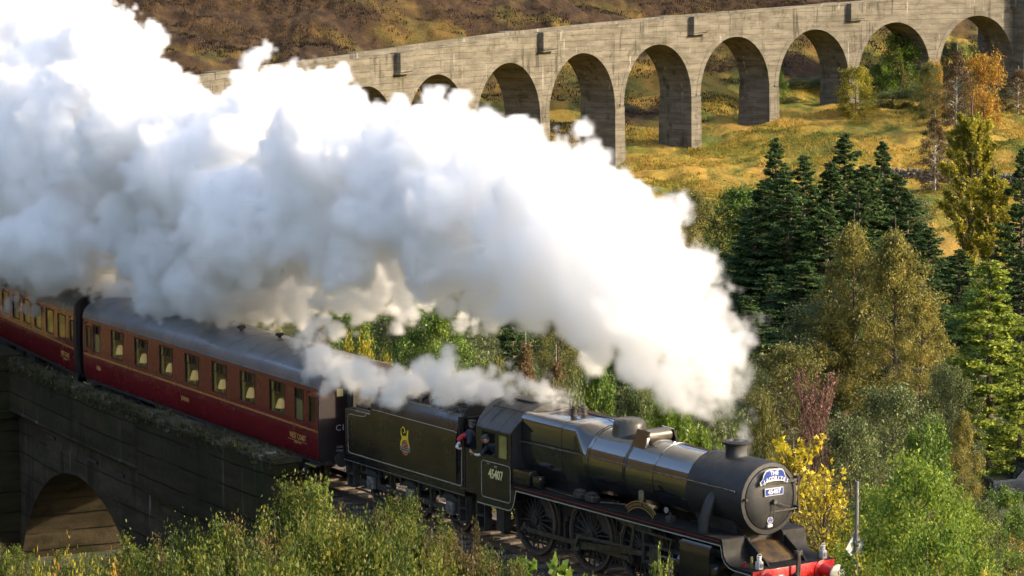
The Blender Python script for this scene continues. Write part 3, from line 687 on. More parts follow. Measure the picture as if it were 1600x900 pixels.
# ---- coaches
CL=19.3
mk_glow_backing=leaf_like('added window glow backing',(.62,.50,.30),.6)  # added translucent cream sheet, lets sun glow through the far windows
def build_coach(s0,first,label,front_code):
    """Mark one style carriage: s0 end nearest the engine"""
    sm=s0+CL/2
    root,M=vehicle('passenger_coach',sm,label,'railway coach','maroon coaches behind the tender')
    nb=lambda: B(M)
    s1=s0+CL; W=1.41
    # windows: (s_lo, s_hi, z_lo, z_hi, kind)
    if first:
        wins=[]
        for k in range(7): wins.append((s0+2.30+2.197*k,s0+2.30+2.197*k+1.12,2.02,2.96,'big'))
        wins+=[(s0+1.02,s0+1.60,2.02,2.95,'narrow'),(s0+.24,s0+.62,2.08,2.82,'door'),(s1-1.62,s1-.98,2.02,2.95,'narrow'),(s1-.72,s1-.28,2.08,2.84,'door')]
    else:
        wins=[]
        for k in range(7): wins.append((s0+1.35+1.62*k,s0+1.35+1.62*k+1.02,2.02,2.9,'plain'))
        wins+=[(s0+.28,s0+.72,2.08,2.84,'door')]
    wins.sort()
    prof_lo=[(1.36,.98),(1.385,1.10),(1.405,1.35),(1.41,1.80)]
    def wz(z): return float(np.interp(z,[.98,1.1,1.35,1.8,2.5,3.0,3.12],[1.36,1.385,1.405,1.41,1.405,1.385,1.375]))
    def strip(b,sa,sb,za,zb,sg,t=.05):
        zs=[za]+[z for z in (1.1,1.35,1.8,2.5,3.0) if za+.01<z<zb-.01]+[zb]
        O=[(sg*wz(z),z) for z in zs]; I=[(sg*(wz(z)-t),z) for z in zs[::-1]]
        b.loft([[(sa,w,z) for w,z in O+I],[(sb,w,z) for w,z in O+I]])
    b=nb()
    for sg in (1,-1):
        strip(b,s0,s1,.98,2.0,sg); strip(b,s0,s1,2.98,3.12,sg)
        cur=s0
        for (a,c,zl,zh,k) in wins:
            strip(b,cur,a,2.002,2.978,sg)
            if zl>2.005: strip(b,a+.001,c-.001,2.002,zl,sg)
            if zh<2.97: strip(b,a+.001,c-.001,zh,2.978,sg)
            cur=c
        strip(b,cur,s1,2.002,2.978,sg)
    body=b.build('body',mk_maroon,root,ang=30)
    # ends
    endp=[(w,z) for z in (.98,1.1,1.35,1.8,2.5,3.0,3.12) for w in (wz(z)-.002,)]
    arc=[(1.375*math.cos(a),3.12+.70*math.sin(a)**.85) for a in np.linspace(.06,PI-.06,15)]
    E_=endp+arc+[(-w,z) for w,z in endp[::-1]]
    for se,dx in ((s0,-.06),(s1,.06)):
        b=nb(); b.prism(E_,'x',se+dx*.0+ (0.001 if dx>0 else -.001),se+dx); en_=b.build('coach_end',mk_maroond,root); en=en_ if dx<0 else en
    # roof
    b=nb()
    def rp_(s,d=0): return [(s,(1.40+d)*math.cos(a),3.09+(.745+d)*math.sin(a)**.85) for a in np.linspace(.02,PI-.02,21)]
    b.loft([rp_(s0-.03)+rp_(s0-.03,-.03)[::-1]]+[rp_(s)+rp_(s,-.03)[::-1] for s in np.linspace(s0+1,s1-1,8)]+[rp_(s1+.03)+rp_(s1+.03,-.03)[::-1]])
    roof=b.build('roof',mk_croof,root,ang=40)
    b=nb()
    for k in range(1,14):
        s=s0+CL*k/14
        b.loft([rp_(s-.02,.006)+rp_(s-.02,-.005)[::-1],rp_(s+.02,.006)+rp_(s+.02,-.005)[::-1]])
    for sg in (1,-1): b.box(s0,s1,sg*1.375,sg*1.425,3.10,3.135)
    b.build('roof_seam',mk_croof,roof)
    for k in range(6):
        s=[25.4,27.6,29.15,31.4,34.2,22.4][k]+(s0-19.56)
        for w in ((.16,) if k%2 else (-.16,)):
            b=nb(); b.lathe([(.06,0),(.06,.08),(.13,.09),(.14,.13),(.11,.17),(0,.19)],(s,w+.1,3.815),(0,0,1),n=14); b.build('roof_vent',mk_under,roof)
    # window glass, frames, sliding vents
    for (a,c,zl,zh,k) in wins:
        for sg in (1,-1):
            w=sg*(wz(2.5)-.028)
            b=nb(); zt=zl+(zh-zl)*.66
            if k in('big','narrow'):
                b.box(a,c,w-.004,w+.004,zl,zt); n3=(c-a)*(.28 if k=='big' else .3)
                b.box(a,a+n3,w-.004,w+.004,zt+.03,zh); b.box(c-n3,c,w-.004,w+.004,zt+.03,zh)
            else: b.box(a,c,w-.004,w+.004,zl,zh)
            pane=b.build('window',mk_glass,root)
            b=nb(); w2=sg*(wz(2.5)+.003)
            line_loop(b,rrect(a,c,zl,zh,.05),.035,w2-sg*.02,w2+sg*.004)
            if k in('big','narrow'):
                b.box(a,c,w-.012,w+.012,zt,zt+.03); b.box(a+n3-.012,a+n3+.012,w-.012,w+.012,zt+.03,zh); b.box(c-n3-.012,c-n3+.012,w-.012,w+.012,zt+.03,zh)
                if k=='big': b.box((a+c)/2-.035,(a+c)/2+.035,w-.016,w+.016,zt+.03,zh)
            b.build('frame',mk_frame,pane)
            if sg<0:
                b=nb(); b.box(a+.01,c-.01,w+.03,w+.036,zl,zh); b.build('pane_backing',mk_glow_backing,pane); continue  # added behind the far panes to brighten the view through the coach
            if k=='narrow':
                b=nb(); b.box(a+.02,c-.02,w-.03,w-.012,zl,zt); wb=b.build('pane_backing',mat('whitened glass',(.42,.43,.38),.5),pane)
    # interior: floor, partition lining, seats
    b=nb(); b.box(s0+.1,s1-.1,-1.3,1.3,1.15,1.2); b.box(s0+.1,s1-.1,-1.3,-1.28,1.2,1.95)
    for k in range(8): b.box(s0+1.9+2.197*k-.03,s0+1.9+2.197*k+.03,-.2,1.2,1.2,2.05) if False else None
    b.box(s0+1.75,s0+1.8,-1.3,1.3,1.2,3.05); b.box(s1-1.8,s1-1.75,-1.3,1.3,1.2,3.05); b.box(s0+.1,s1-.1,-1.3,1.3,3.03,3.06)
    b.build('interior',mk_int,root)
    b=nb()
    for (a,c,zl,zh,k) in wins:
        if k in('big','plain'):
            m=(a+c)/2
            for q in (-.98,.98):
                b.box(m+q-.08,m+q+.08,.15,1.28,1.25,2.38,.03)
            pass
    b.build('seat',mk_seat,root)
    for (a,c,zl,zh,k) in wins:
        if k in('big','plain'): b=nb(); b.box((a+c)/2-.42,(a+c)/2+.42,.45,1.3,1.86,1.89); b.build('table',mat('white tablecloth',(.7,.68,.6),.8),root)
    for (a,c,zl,zh,k) in wins:                     # curtains at the window edges
        if k=='big':
            for q0,q1 in ((a+.02,a+.2),(c-.16,c-.02)): b=nb(); b.prism([(q0+(q1-q0)*t/6,1.31+.012*(t%2)) for t in range(7)]+[(q1-(q1-q0)*t/6,1.325+.012*((6-t)%2)) for t in range(7)],'z',zl-.05,zl+.95); b.build('curtain',mat('curtain cloth',(.55,.47,.28),.9),root)
        if False:
            b=nb(); b.box(a+.02,a+.16,1.31,1.335,zl,zl+.62); b.build('curtain',mat('curtain cloth',(.40,.34,.20),.9),root)
    # waist lines and lettering
    b=nb()
    for z in (1.83,1.865): line_open(b,[(s1-.03,z),(s0+.03,z)],.014,wz(1.84)+.001,wz(1.84)+.004)
    line_open(b,[(s1-.03,3.09),(s0+.03,3.09)],.012,wz(3.09)+.001,wz(3.09)+.004)
    b.build('waist_line',mk_gold,body)
    wl=wz(1.45)+.004
    text('lettering','WEST COAST',.235,M@side_m(s0+1.42,wl,1.50),mk_gold,body,sx=.78,ext=.002)
    text('lettering','RAILWAYS',.085,M@side_m(s0+1.42,wl,1.32),mk_gold,body,sx=1.3,ext=.001)
    b=nb(); line_open(b,[(s0+2.1,1.375),(s0+.8,1.375)],.010,wl,wl+.002); b.build('letter_rule',mk_gold,body)
    if first:
        text('lettering','JOANNA',.20,M@side_m(s0+10.05,wl,1.45),mk_gold,body,sx=.82,ext=.002)
        text('lettering','13306',.20,M@side_m(s1-1.45,wl,1.47),mk_gold,body,sx=.82,ext=.002)
    text('coach_code',front_code,.26,M@front_m(s0-.062,.72,1.92),mat('code white',(.5,.48,.45),.5),en,ext=.002)
    text('data_panel','YORK',.09,M@front_m(s0-.062,.75,1.25),MATS['code white'],en,ext=.002); text('data_panel','33t',.09,M@front_m(s0-.062,.75,1.14),MATS['code white'],en,ext=.002); text('data_panel','13306',.09,M@front_m(s0-.062,.75,1.36),MATS['code white'],en,ext=.002)
    b=nb(); b.box(s0-.065,s0-.062,.62,.82,2.85,3.07); b.build('warning_plate',mk_cream,en)
    # doors: grooves, handles, footboards
    b=nb()
    for (a,c,zl,zh,k) in wins:
        if k=='door':
            for x in (a-.13,c+.13): line_open(b,[(x,1.02),(x,2.97)],.014,wz(1.5)+.0,wz(1.8)+.003)
    b.build('door_edge',mk_frame,body)
    b=nb()
    for (a,c,zl,zh,k) in wins:
        if k=='door':
            b.cyl((c+.05,wz(1.9),1.93),(c+.05,wz(1.9)+.05,1.93),.03,n=8); b.cyl((a-.20,wz(2)+.04,1.85),(a-.20,wz(2)+.04,2.7),.012,n=5); b.ball((c+.02,wz(2.9)+.01,2.95),.04,6)
    b.build('door_handle',mk_frame,body)
    for x in (s0+.08,s1-.78):
        for sg in (1,-1):
            b=nb(); b.box(x,x+.70,sg*1.30,sg*1.46,.80,.835); fbd=b.build('footboard',mk_under,root)
            b=nb(); b.box(x,x+.70,sg*1.461,sg*1.475,.795,.84); b.build('step_edge',mk_yellow,fbd)
    # gangway bellows
    for se,dx in ((s0,-1),(s1,1)):
        b=nb()
        for k in range(5):
            q=se+dx*(.08+.09*k); gw=.50+.03*(k%2)
            P=rrect(-gw,gw,1.15,3.28+.03*(k%2),.18)
            b.prism(P,'x',q,q+dx*.06)
        b.build('gangway',mk_under,root)
        b=nb(); gp=rrect(-1.0,1.0,1.0,3.3,.3)
        b.bm.free()
        for sg in (1,-1): b=nb(); b.cyl((se,sg*.85,1.05),(se+dx*.42,sg*.85,1.05),.09,n=12); b.cyl((se+dx*.40,sg*.85,1.05),(se+dx*.44,sg*.85,1.05),.22,n=18); b.build('buffer',mk_under,root)
    # black arched shroud at the far end where the next coach joins
    b=nb()
    for se in (s0-.14,):
        if not first:
            P0=[(w*1.05,z+.03) for w,z in endp]+[(w*1.05,z+.12) for w,z in arc]+[(-w*1.05,z+.03) for w,z in endp[::-1]]
            P1=[(w*.9,z-.02) for w,z in P0]
            b.loft([[(se-.16,w,z) for w,z in P0],[(se+.16,w,z) for w,z in P0],[(se+.16,w,z) for w,z in P1],[(se-.16,w,z) for w,z in P1],[(se-.16,w,z) for w,z in P0]],close=False,caps=False)
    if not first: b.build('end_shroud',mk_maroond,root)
    else: b.bm.free()
    # underframe
    b=nb()
    for sg in (1,-1): b.box(s0,s1,sg*1.24,sg*1.33,.86,.978)
    b.box(s0,s1,-1.2,1.2,.84,.95)
    for sg in (1,-1):
        b.tube([(s0+4.2,sg*1.18,.86),(s0+6.0,sg*1.18,.40),(s1-6.0,sg*1.18,.40),(s1-4.2,sg*1.18,.86)],.035,6)
        for q in (s0+6.0,s1-6.0): b.box(q-.04,q+.04,sg*1.14,sg*1.22,.40,.86)
    b.build('underframe',mk_under,root)
    for (a,c,z) in ((s0+6.4,s0+7.8,.35),(s0+8.3,s0+9.3,.42),(s0+10.5,s0+12.6,.38)):
        b=nb(); b.box(a,c,.55,1.2,z,.84,.03); b.box(a+.1,c-.1,1.201,1.215,z+.08,.76); b.build('equipment_box',mk_under,root)
    b=nb(); b.cyl((s0+5.0,.5,.6),(s0+5.9,.5,.6),.24,n=14); b.cyl((s0+13.2,-.2,.62),(s0+14.0,-.2,.62),.22,n=14); b.build('brake_cylinder',mk_under,root)
    for bc in (s0+2.55,s1-2.55):
        b=nb()
        for sg in (1,-1):
            P=[(bc-1.75,.62),(bc-1.75,.78),(bc-.9,.80),(bc-.6,.70),(bc+.6,.70),(bc+.9,.80),(bc+1.75,.78),(bc+1.75,.62),(bc+.75,.50),(bc+.5,.36),(bc-.5,.36),(bc-.75,.50)]
            b.prism(P,'y',sg*1.02,sg*1.10)
            for k in range(4): b.cyl((bc-.42+.28*k,sg*1.14,.30),(bc-.42+.28*k,sg*1.14,.68),.085,n=8)
            b.box(bc-.6,bc+.6,sg*1.05,sg*1.25,.24,.31)
        b.box(bc-.3,bc+.3,-1.1,1.1,.5,.82)
        bg_=b.build('bogie',mk_under,root)
        for ws in (bc-1.3,bc+1.3):
            b=nb()
            for sg in (1,-1): b.box(ws-.14,ws+.14,sg*1.10,sg*1.24,.33,.62,.03); b.cyl((ws,sg*1.24,.457),(ws,sg*1.27,.457),.09,n=10)
            b.build('axle_box',mk_under,bg_)
            for sg in (1,-1):
                key=('coach',)
                if key not in WHEEL_CACHE:
                    q=B(); q.lathe([(0,-.06),(.09,-.06),(.457,-.06),(.457,.065),(.37,.065),(.33,.02),(.14,.03),(.12,.08),(0,.08)],axis=(0,1,0),n=32); q.lathe([(.40,-.08),(.485,-.08),(.485,-.05),(.40,-.05)],axis=(0,1,0),n=32)
                    h=q.build('wheel',mk_rail,bg_); WHEEL_CACHE[key]=h.data
                else:
                    h=bpy.data.objects.new('wheel',WHEEL_CACHE[key]); COL.objects.link(h); h.parent=bg_
                h.matrix_local=Matrix.Translation((ws-sm,sg*.775,.457))@(Matrix.Rotation(PI,4,'Z') if sg<0 else Matrix.Identity(4))
    return root,M,wins
coach1,CM1,wins1=build_coach(19.56,True,'maroon coach lettered JOANNA directly behind the tender','C1')
coach2,CM2,wins2=build_coach(39.62,False,'maroon coach at the photo edge, half wrapped in smoke above the stone arch','B')
# lamps on the coach tables
lamp0=None; k=0
WH=['nearest the tender','second from the tender end','third from the tender end','in the middle window','third from the far end','second from the far end','nearest the far end of the coach']
for (a,c,zl,zh,kind) in wins1:
    if kind!='big': continue
    s=(a+c)/2+.33; P=track(19.56+CL/2,0,0); ang=track_ang(19.56+CL/2)
    wpos=P+Matrix.Rotation(ang,3,'Z')@Vector((s-19.56-CL/2,1.13,1.90))
    if lamp0 is None:
        lamp0=empty('table_lamp',wpos,ang)
        b=B(); b.lathe([(.07,0),(.07,.015),(.02,.03),(.015,.06),(.03,.1),(.015,.14),(.012,.26),(0,.26)],n=12); b.build('lamp_stem',mat('silver lamp base',(.6,.57,.5),.3,metal=.6),lamp0)
        b=B(); b.lathe([(.165,.20),(.12,.36),(.07,.47),(.06,.47),(.11,.35),(.155,.20),(.165,.20)],n=18); b.build('lamp_shade',mk_shade,lamp0); o=lamp0
        _p=mk_shade.node_tree.nodes['Principled BSDF']; _p.inputs['Emission Color'].default_value=(1,.78,.5,1); _p.inputs['Emission Strength'].default_value=.10
    else:
        o=copy_tree(lamp0); o.location=wpos+Vector((rnd.uniform(-.05,.05),rnd.uniform(-.09,.09),0)); o.scale=(1,1,rnd.uniform(.92,1.1))
    tag(o,'cream shaded table lamp in the JOANNA coach window '+WH[k],'table lamp','table lamps behind the coach windows'); k+=1
# ---- the two men
def skin_body(name,joints,edges,mat_,parent,sub=2):
    me=bpy.data.meshes.new(name); me.from_pydata([j[0] for j in joints],edges,[]); o=bpy.data.objects.new(name,me); COL.objects.link(o); o.parent=parent
    m=o.modifiers.new('skin','SKIN'); m.use_smooth_shade=True
    for i,j in enumerate(joints):
        r=j[1]; me.skin_vertices[0].data[i].radius=r if isinstance(r,tuple) else (r,r)
    me.skin_vertices[0].data[0].use_root=True
    s_=o.modifiers.new('sub','SUBSURF'); s_.levels=sub; s_.render_levels=sub
    me.materials.append(mat_); return o
mk_skin=mat('skin',(.50,.24,.17),.55); mk_jacket=mat('dark blue work jacket',(.015,.016,.03),.85,var=(.03,.03,.045),scale=9)
mk_cap=mat('grey cloth cap',(.06,.055,.055),.9); mk_sleeve=mat('pale cuff',(.5,.45,.42),.8); mk_redcloth=mat('red cloth',(.42,.02,.03),.8); mk_whitecloth=mat('white grey cloth',(.45,.45,.45),.8); mk_trouser=mat('dark overalls',(.02,.02,.028),.9)
def hand(prefix,parent,palm,d,up,side):
    """five fingered hand at palm, fingers along d"""
    d=Vector(d).normalized(); up=Vector(up).normalized(); sd_=d.cross(up).normalized()*side
    J=[(tuple(palm-d*.05),(.026,.026)),(tuple(palm),(.034,.018)),(tuple(palm+d*.045),(.038,.016))]; Ed=[(0,1),(1,2)]
    for f,(off,ln,sp) in enumerate(((-.030,.068,-.28),(-.010,.078,-.08),(.011,.074,.10),(.030,.058,.32))):
        base=palm+d*.05+sd_*off; dd=(d+sd_*sp).normalized()
        i=len(J); J+= [(tuple(base),.0095),(tuple(base+dd*ln*.5-up*.004),.0088),(tuple(base+dd*ln-up*.016),.0075)]; Ed+=[(2,i),(i,i+1),(i+1,i+2)]
    base=palm-d*.01-sd_*.032; dd=(d*.6-sd_*.8).normalized(); i=len(J)
    J+=[(tuple(base),.013),(tuple(base+dd*.035),.0105),(tuple(base+dd*.065+d*.01),.0085)]; Ed+=[(0,i),(i,i+1),(i+1,i+2)]
    return skin_body('hand',J,Ed,mk_skin,parent)
def head(parent,c,face,capped):
    """skull, face, ears, hair; face = direction looked at"""
    f=Vector(face).normalized(); u=Vector((0,0,1)); u=(u-f*u.dot(f)).normalized(); r=u.cross(f)
    M=Matrix((r,f,u)).transposed().to_4x4(); M.translation=c
    b=B(M); v=b.ico((0,0,0),.1,3,(.78,.98,1.12))
    for q in b.bm.verts:
        p=q.co
        if p.z<-.03 and p.y>0: p.y*=.93; p.x*=.86
        if p.y>.05 and abs(p.z-.01)<.022 and .015<abs(p.x)<.05: p.y-=.010       # eye sockets
        if p.y>.07 and abs(p.x)<.012 and -.045<p.z<.01: p.y+=.018*(1-(p.z+.045)/.09)  # nose
        if p.z<-.085 and p.y>.02: p.y+=.012
    b.box(-.012,.012,.088,.118,-.04,-.022,.006); b.ico((.078,-.005,-.005),.028,1,(.4,.8,1.2)); b.ico((-.078,-.005,-.005),.028,1,(.4,.8,1.2))
    h=b.build('head',mk_skin,parent,ang=0)
    for p in h.data.polygons: p.use_smooth=True
    b=B(M); b.box(-.022,.022,.090,.096,-.068,-.060,.002); b.build('mouth',mat('lips',(.28,.09,.08),.5),h)
    b=B(M)
    for x in (-.032,.032): b.ball((x,.083,.012),.010,8)
    b.build('eyes',mat('eye',(.03,.025,.02),.3),h)
    b=B(M); b.ico((0,-.018,.02),.101,2,(.80,.95,1.06)); 
    bmesh.ops.delete(b.bm,geom=[q for q in b.bm.verts if q.co.y>.055 or q.co.z<-.06],context='VERTS'); b.build('hair',mat('grey hair',(.10,.09,.08),.9),h,ang=60)
    if capped:
        b=B(M); b.lathe([(.088,.045),(.105,.06),(.11,.085),(.085,.115),(.04,.125),(0,.127)],(0,-.005,0),(0,0,1),n=18); b.loft([[(x,.07+.075*math.cos(x*13),.055),(x,.07+.0,.066)] if False else [(x,.06,.06),(x,.085+.07*math.cos(x*14),.045),(x,.085+.07*math.cos(x*14),.038),(x,.06,.048)] for x in np.linspace(-.085,.085,9)]); b.build('cap',mk_cap,h)
# driver leaning from the cab window (local loco coordinates through LMW)
def vworld(root,M,p): return Matrix.Translation(root.location)@Matrix.Rotation(root.rotation_euler.z,4,'Z')@M@Vector(p)
drv=empty('person',track(10.85,1.0,1.36),track_ang(LS),'man in dark jacket and cap leaning from the cab window, hand held out','person')
def dj(s,w,z): return Vector((s-10.85,w-1.0,z-1.36))       # s,w,z in train coordinates
sk=[(dj(10.80,.75,2.25),(.17,.12)),(dj(10.80,.95,2.48),(.19,.12)),(dj(10.82,1.16,2.66),(.20,.11)),(dj(10.82,1.26,2.77),(.06,.06)),
    (dj(10.60,1.15,2.68),.075),(dj(10.50,1.24,2.50),.058),(dj(10.62,1.34,2.46),.045),
    (dj(11.02,1.15,2.66),.075),(dj(11.02,1.33,2.52),.06),(dj(11.02,1.42,2.44),.048),
    (dj(10.80,.62,2.0),(.16,.12)),(dj(10.72,.62,1.75),.09),(dj(10.72,.60,1.42),.065),(dj(10.92,.62,1.75),.09),(dj(10.92,.60,1.42),.065)]
skin_body('jacket',[(tuple(a),r) for a,r in sk],[(0,1),(1,2),(2,3),(2,4),(4,5),(5,6),(2,7),(7,8),(8,9),(0,10),(10,11),(11,12),(10,13),(13,14)],mk_jacket,drv)
head(drv,dj(10.86,1.37,2.88),(.45,.75,-.32),True)
skin_body('forearm',[(tuple(dj(11.02,1.41,2.45)),.044),(tuple(dj(11.12,1.47,2.43)),.038),(tuple(dj(11.20,1.50,2.46)),.03)],[(0,1),(1,2)],mk_sleeve,drv,1)
hand('hand',drv,dj(11.27,1.52,2.49),(1,.25,.35),(.0,1,.1),1)
fm=empty('person',track(11.88,.98,1.36),track_ang(LS),'man in red and white clothing half hidden between cab and tender','person')
def fj(s,w,z): return Vector((s-11.75+.08,w-.72,z-1.36+.12))
sk=[(fj(11.78,.62,2.22),(.15,.12)),(fj(11.80,.72,2.48),(.17,.12)),(fj(11.82,.80,2.72),(.18,.11)),(fj(11.82,.84,2.86),(.06,.06)),
    (fj(11.66,.90,2.66),.075),(fj(11.60,1.05,2.46),.06),(fj(11.98,.90,2.64),.075),(fj(12.02,1.08,2.5),.06),(fj(11.78,.6,1.95),(.15,.12)),(fj(11.70,.6,1.7),.085),(fj(11.70,.6,1.42),.06),(fj(11.88,.6,1.7),.085),(fj(11.88,.6,1.42),.06)]
skin_body('jacket',[(tuple(a),r) for a,r in sk],[(0,1),(1,2),(2,3),(2,4),(4,5),(2,6),(6,7),(0,8),(8,9),(9,10),(8,11),(11,12)],mk_jacket,fm)
skin_body('sleeve',[(tuple(fj(11.86,.86,2.70)),.085),(tuple(fj(12.0,1.0,2.62)),.08),(tuple(fj(12.03,1.09,2.50)),.068)],[(0,1),(1,2)],mk_redcloth,fm,1)
skin_body('sleeve',[(tuple(fj(12.0,1.05,2.47)),.062),(tuple(fj(11.82,1.25,2.42)),.055),(tuple(fj(11.62,1.38,2.42)),.047)],[(0,1),(1,2)],mk_whitecloth,fm,1)
hand('hand',fm,fj(11.53,1.40,2.42),(-1,.1,.0),(0,.2,1),1)
head(fm,fj(11.86,.74,2.96),(.5,-.8,-.1),True)
# ------------------------------------------------------------------ track
mk_ballast=mat('ballast stone',(.034,.028,.021),.9,var=(.06,.05,.038),scale=9,bump=.04,bscale=7)
mk_sleeper=mat('weathered sleeper',(.10,.075,.05),.85,var=(.16,.13,.10),scale=5)
def sweep(name,prof,s0,s1,step,m,zf,parent=None,ang=30):
    b=B(); R=[]
    n=max(2,int((s1-s0)/step)+1)
    for s in np.linspace(s0,s1,n):
        R.append([track(s,w,z+zf(s)) for w,z in prof])
    b.loft(R); return b.build(name,m,parent,ang=ang)
tr=empty('railway_track',track(12,0,0),0,'single railway track on ballast under the train','track')
def keep(o):
    o.parent=tr; o.matrix_parent_inverse=tr.matrix_world.inverted() if False else Matrix.Translation(-Vector(tr.location)); return o
for w in (.7525,-.7525):
    keep(sweep('rail',[(w-.035,-.02),(w-.035,-.001),(w+.035,-.001),(w+.035,-.02),(w+.01,-.04),(w+.01,-.12),(w+.07,-.15),(w-.07,-.15),(w-.01,-.12),(w-.01,-.04)],-30,420,3,mk_rail,railz))
sl0=None
for i in range(115):
    s=-10+i*.72
    if sl0 is None: 
        b=B(); b.box(-.13,.13,-1.3,1.3,-.29,-.152,.015); sl0=b.build('sleeper',mk_sleeper,None); o=sl0
    else: o=bpy.data.objects.new('sleeper',sl0.data); COL.objects.link(o)
    o.parent=tr; o.matrix_parent_inverse=Matrix.Translation(-Vector(tr.location))
    o.location=track(s,0,railz(s)); o.rotation_euler=(0,0,track_ang(s))
bal=sweep('ballast',[(-2.6,-.55),(-1.75,-.20),(1.75,-.20),(2.6,-.55)],-30,420,3,mk_ballast,railz); bal['kind']='structure'
b=B(); r=random.Random(8)
for i in range(2600):
    s=r.uniform(-6,24); w=r.choice((1,1,1,-1))*r.uniform(.95,2.5)
    z=-.2-max(0,abs(w)-1.75)*.41
    b.ico(track(s,w,z+railz(s)+.015),r.uniform(.03,.065),1,(1,r.uniform(.7,1),r.uniform(.6,.9)),Euler((r.random()*6,r.random()*6,0)))
st=b.build('ballast_stones',mk_ballast,None,ang=0); st['kind']='stuff'
# ------------------------------------------------------------------ terrain
def vnoise(x,y,seed=0):
    xi=np.floor(x).astype(np.int64); yi=np.floor(y).astype(np.int64); fx=x-xi; fy=y-yi
    def h(a,b):
        n=(a*374761393+b*668265263+seed*1442695041)&0x7fffffff; n=((n^(n>>13))*1274126177)&0x7fffffff; return ((n^(n>>16))&0xffff)/65535.0
    u=fx*fx*(3-2*fx); v=fy*fy*(3-2*fy)
    return (h(xi,yi)*(1-u)+h(xi+1,yi)*u)*(1-v)+(h(xi,yi+1)*(1-u)+h(xi+1,yi+1)*u)*v
def fbm(x,y,o=4,seed=0):
    s=0;a=.5;t=0
    for i in range(o): s=s+a*vnoise(x,y,seed+i); t+=a; a*=.5; x=x*2.03+7; y=y*2.03+3
    return s/t
def sw_of(x,y):
    dx=x-TCX; dy=y-TCY; return (TPSI-np.arctan2(-dx,dy))*TR, np.hypot(dx,dy)-TR
def sstep(a,b,x): t=np.clip((x-a)/(b-a),0,1); return t*t*(3-2*t)
ZB_S=[-300,17,20,24,30,36,44,60,90,250,300,336,354,372,410,470,600]
ZB_Z=[-.62,-.62,-1.0,-3.4,-4.6,-5.4,-6.4,-8.8,-12,-12,-11.2,-9.3,-6.3,-5.0,-4.8,-4.2,-4]
def ground_z(x,y,detail=True):
    x=np.asarray(x,float); y=np.asarray(y,float)
    s,w=sw_of(x,y)
    zb=np.interp(s,ZB_S,ZB_Z)
    valley=np.interp(y,[60,130,200,300],[-8.6,-8.8,-11.5,-12.6])-1.2*sstep(-5,-40,x)
    # inside of the curve: valley, rising as a field towards the far arm
    near_in=np.maximum(valley,zb-.55*np.maximum(0,-w-3))
    far_in=zb-np.minimum(.05*np.maximum(0,-w-3),3.5)
    k=sstep(90,260,s)
    inside=near_in*(1-k)+far_in*k
    # outside of the curve: camera bank near, hill far
    near_out=zb-.05*np.maximum(0,w-3)*(s<60)
    hill=zb+.36*np.maximum(0,w-9)+.10*np.maximum(0,w-60)
    k2=sstep(50,95,s)
    outside=near_out*(1-k2)+hill*k2
    z=np.where(w<0,inside,outside)
    cambank=12.0*np.clip((46-y)/46,0,1.5)**1.7
    z=np.where((y<46)&(s<60),np.maximum(z,z*.5+cambank),z)
    if detail:
        hm=sstep(6,30,w)*k2
        z=z+hm*((fbm(x/26,y/26,4,1)-.5)*9+(fbm(x/7,y/7,4,5)-.5)*3.2+(np.abs(fbm(x/2.2,y/3.2,3,9)-.5))*1.6)
        fm=k*(w<0)+(1-hm)*k2*(w>=0)
        z=z+fm*((fbm(x/14,y/14,3,21)-.5)*2.6+(fbm(x/3.4,y/3.0,3,23)-.5)*1.5)
        z=z+(1-k)*(np.abs(w)>3.2)*((fbm(x/5,y/5,4,31)-.5)*.5)
    return z
